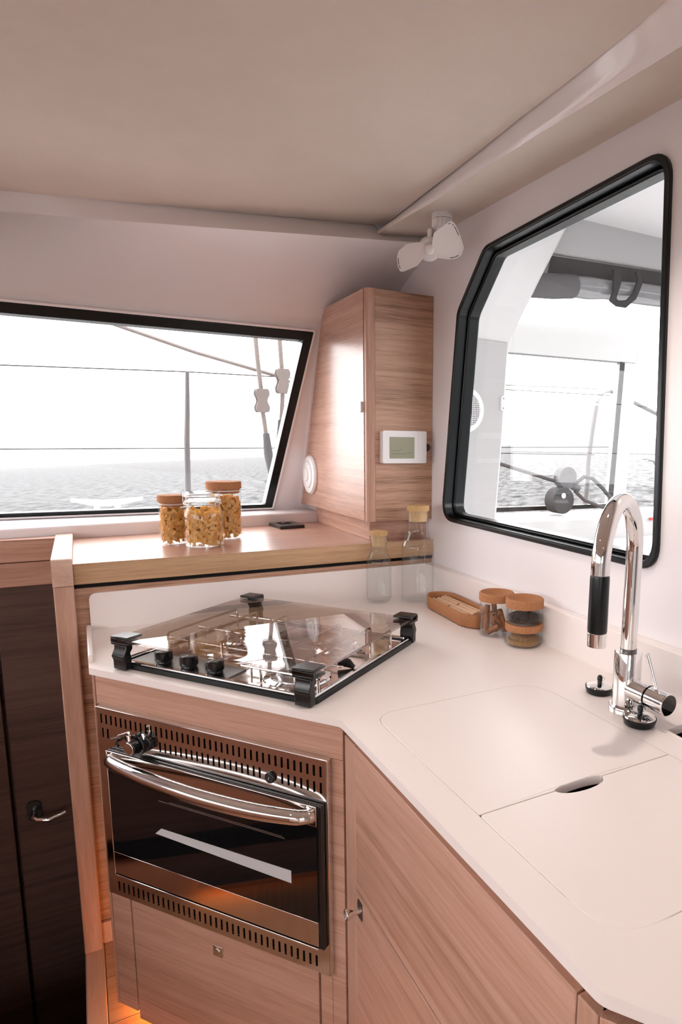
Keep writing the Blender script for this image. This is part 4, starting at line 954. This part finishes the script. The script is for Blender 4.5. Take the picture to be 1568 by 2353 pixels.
# ================================================================== TAP
FX, FY = 0.806, 0.772
t = thing('kitchen_tap', 'tall chrome swan-neck mixer tap with black pull-out grip', 'tap', (FX, FY, ZC + 0.0003))
MB().lathe([(0, 0), (0.029, 0), (0.029, 0.010), (0.0275, 0.0125), (0, 0.0125)], 40).build('base_flange', 'chrome', t)
MB().lathe([(0, 0.012), (0.0235, 0.012), (0.0235, 0.107), (0.0225, 0.109), (0, 0.109)], 40).build('body', 'chrome', t)
MB().lathe([(0, 0.108), (0.0142, 0.108), (0.0142, 0.114), (0, 0.114)], 32).build('swivel_ring', 'steel_dark', t)
da = R(-151); dx, dy = math.cos(da), math.sin(da); AR = 0.090; AZ = 0.283
pts = [(0, 0, 0.113), (0, 0, 0.20)]
for i in range(33):
    a = math.pi - math.pi * i / 32
    q = AR + AR * math.cos(a)
    pts.append((dx * q, dy * q, AZ + AR * math.sin(a)))
pts.append((dx * 2 * AR, dy * 2 * AR, AZ - 0.010))
MB().tube(pts, 0.0138, 24).build('spout', 'chrome', t)
hx_, hy_ = dx * 2 * AR, dy * 2 * AR
c_ = MB().tube([(hx_, hy_, 0.272), (hx_, hy_, 0.268), (hx_, hy_, 0.190), (hx_, hy_, 0.186)], [0.0135, 0.0142, 0.0145, 0.0138], 24).build('pull_out_grip', 'black_rubber', t)
MB().tube([(hx_, hy_, 0.187), (hx_, hy_, 0.165)], [0.0142, 0.0140], 24).build('spray_tip', 'chrome', t, 0.001)
m_ = MB().tube([(0, 0, 0.044), (0, -0.052, 0.044)], 0.0190, 32).build('mixer_arm', 'chrome', t, 0.001)
MB().tube([(0, -0.0525, 0.044), (0, -0.0535, 0.044)], 0.0192, 32).build('joint', 'black_plastic', m_)
k = MB().tube([(0, -0.054, 0.044), (0, -0.094, 0.044)], 0.0190, 32).build('mixer_knob', 'chrome', t, 0.002)
MB().tube([(0, -0.0935, 0.044), (0, -0.0945, 0.044)], 0.0168, 32).build('end_cap', 'black_glass', k)
MB().tube([(0, -0.068, 0.060), (-0.004, -0.046, 0.118)], 0.0042, 14).build('lever', 'chrome', k, 0.0008)

def plug(label, x, y, r_):
    t = thing('sink_plug', label, 'plug', (x, y, ZC + 0.0003), group='sink plugs by the tap')
    MB().lathe([(0, 0), (r_ * 0.86, 0), (r_ * 0.90, 0.001), (r_, 0.010), (r_, 0.0125), (r_ * 0.92, 0.0130), (0, 0.0130)], 40).build('rubber_ring', 'black_rubber', t)
    MB().lathe([(0, 0.0128), (r_ * 0.94, 0.0128), (r_ * 0.90, 0.0145), (r_ * 0.4, 0.0175), (0, 0.0182)], 40).build('chrome_disc', 'chrome', t)
    MB().lathe([(0, 0.017), (0.0045, 0.017), (0.004, 0.021), (0.005, 0.024), (0.0048, 0.030), (0.003, 0.033), (0, 0.0335)], 20).build('knob', 'black_rubber', t)
    MB().tube([(0.0048 + 0.0048 * math.cos(i * math.pi / 8) + 0.002, 0.001 * math.sin(i), 0.024 + 0.0048 * math.sin(i * math.pi / 8)) for i in range(17)], 0.0008, 6, False).build('ring', 'chrome', t)
plug('chrome sink plug with black rim behind the tap base', 0.824, 0.856, 0.0265)
plug('chrome sink plug with black rim in front of the tap base', 0.786, 0.719, 0.0275)

# ================================================================== CEILING DOWNLIGHTS
def downlight(label, x, y, power):
    t = thing('downlight', label, 'lamp', (x, y, 2.0), group='recessed ceiling downlights')
    MB().lathe([(0.022, 0.0), (0.036, 0.0), (0.036, -0.004), (0.030, -0.006), (0.024, -0.004), (0.022, 0.0)], 32).build('trim_ring', 'chrome', t)
    MB().lathe([(0, -0.001), (0.022, -0.001), (0.022, 0.0), (0, 0.0)], 24).build('lens', 'lamp_lens', t)
    ld = bpy.data.lights.new('downlight_beam', 'SPOT'); ld.energy = power; ld.color = (1.0, 0.88, 0.78)
    ld.spot_size = R(115); ld.spot_blend = 0.6; ld.shadow_soft_size = 0.022
    lo_ = bpy.data.objects.new('downlight_beam', ld); COL.objects.link(lo_); lo_.parent = t; lo_.location = (0, 0, -0.012)
downlight('recessed warm ceiling light above the sink', 0.56, 0.73, 11)
downlight('unseen warm ceiling light added above the stairwell', -0.45, 0.75, 5)  # further lamp, unseen, added to the one over the sink
downlight('unseen warm ceiling light added over the aft saloon', -0.3, -0.8, 6)  # another added lamp, behind the camera and out of view
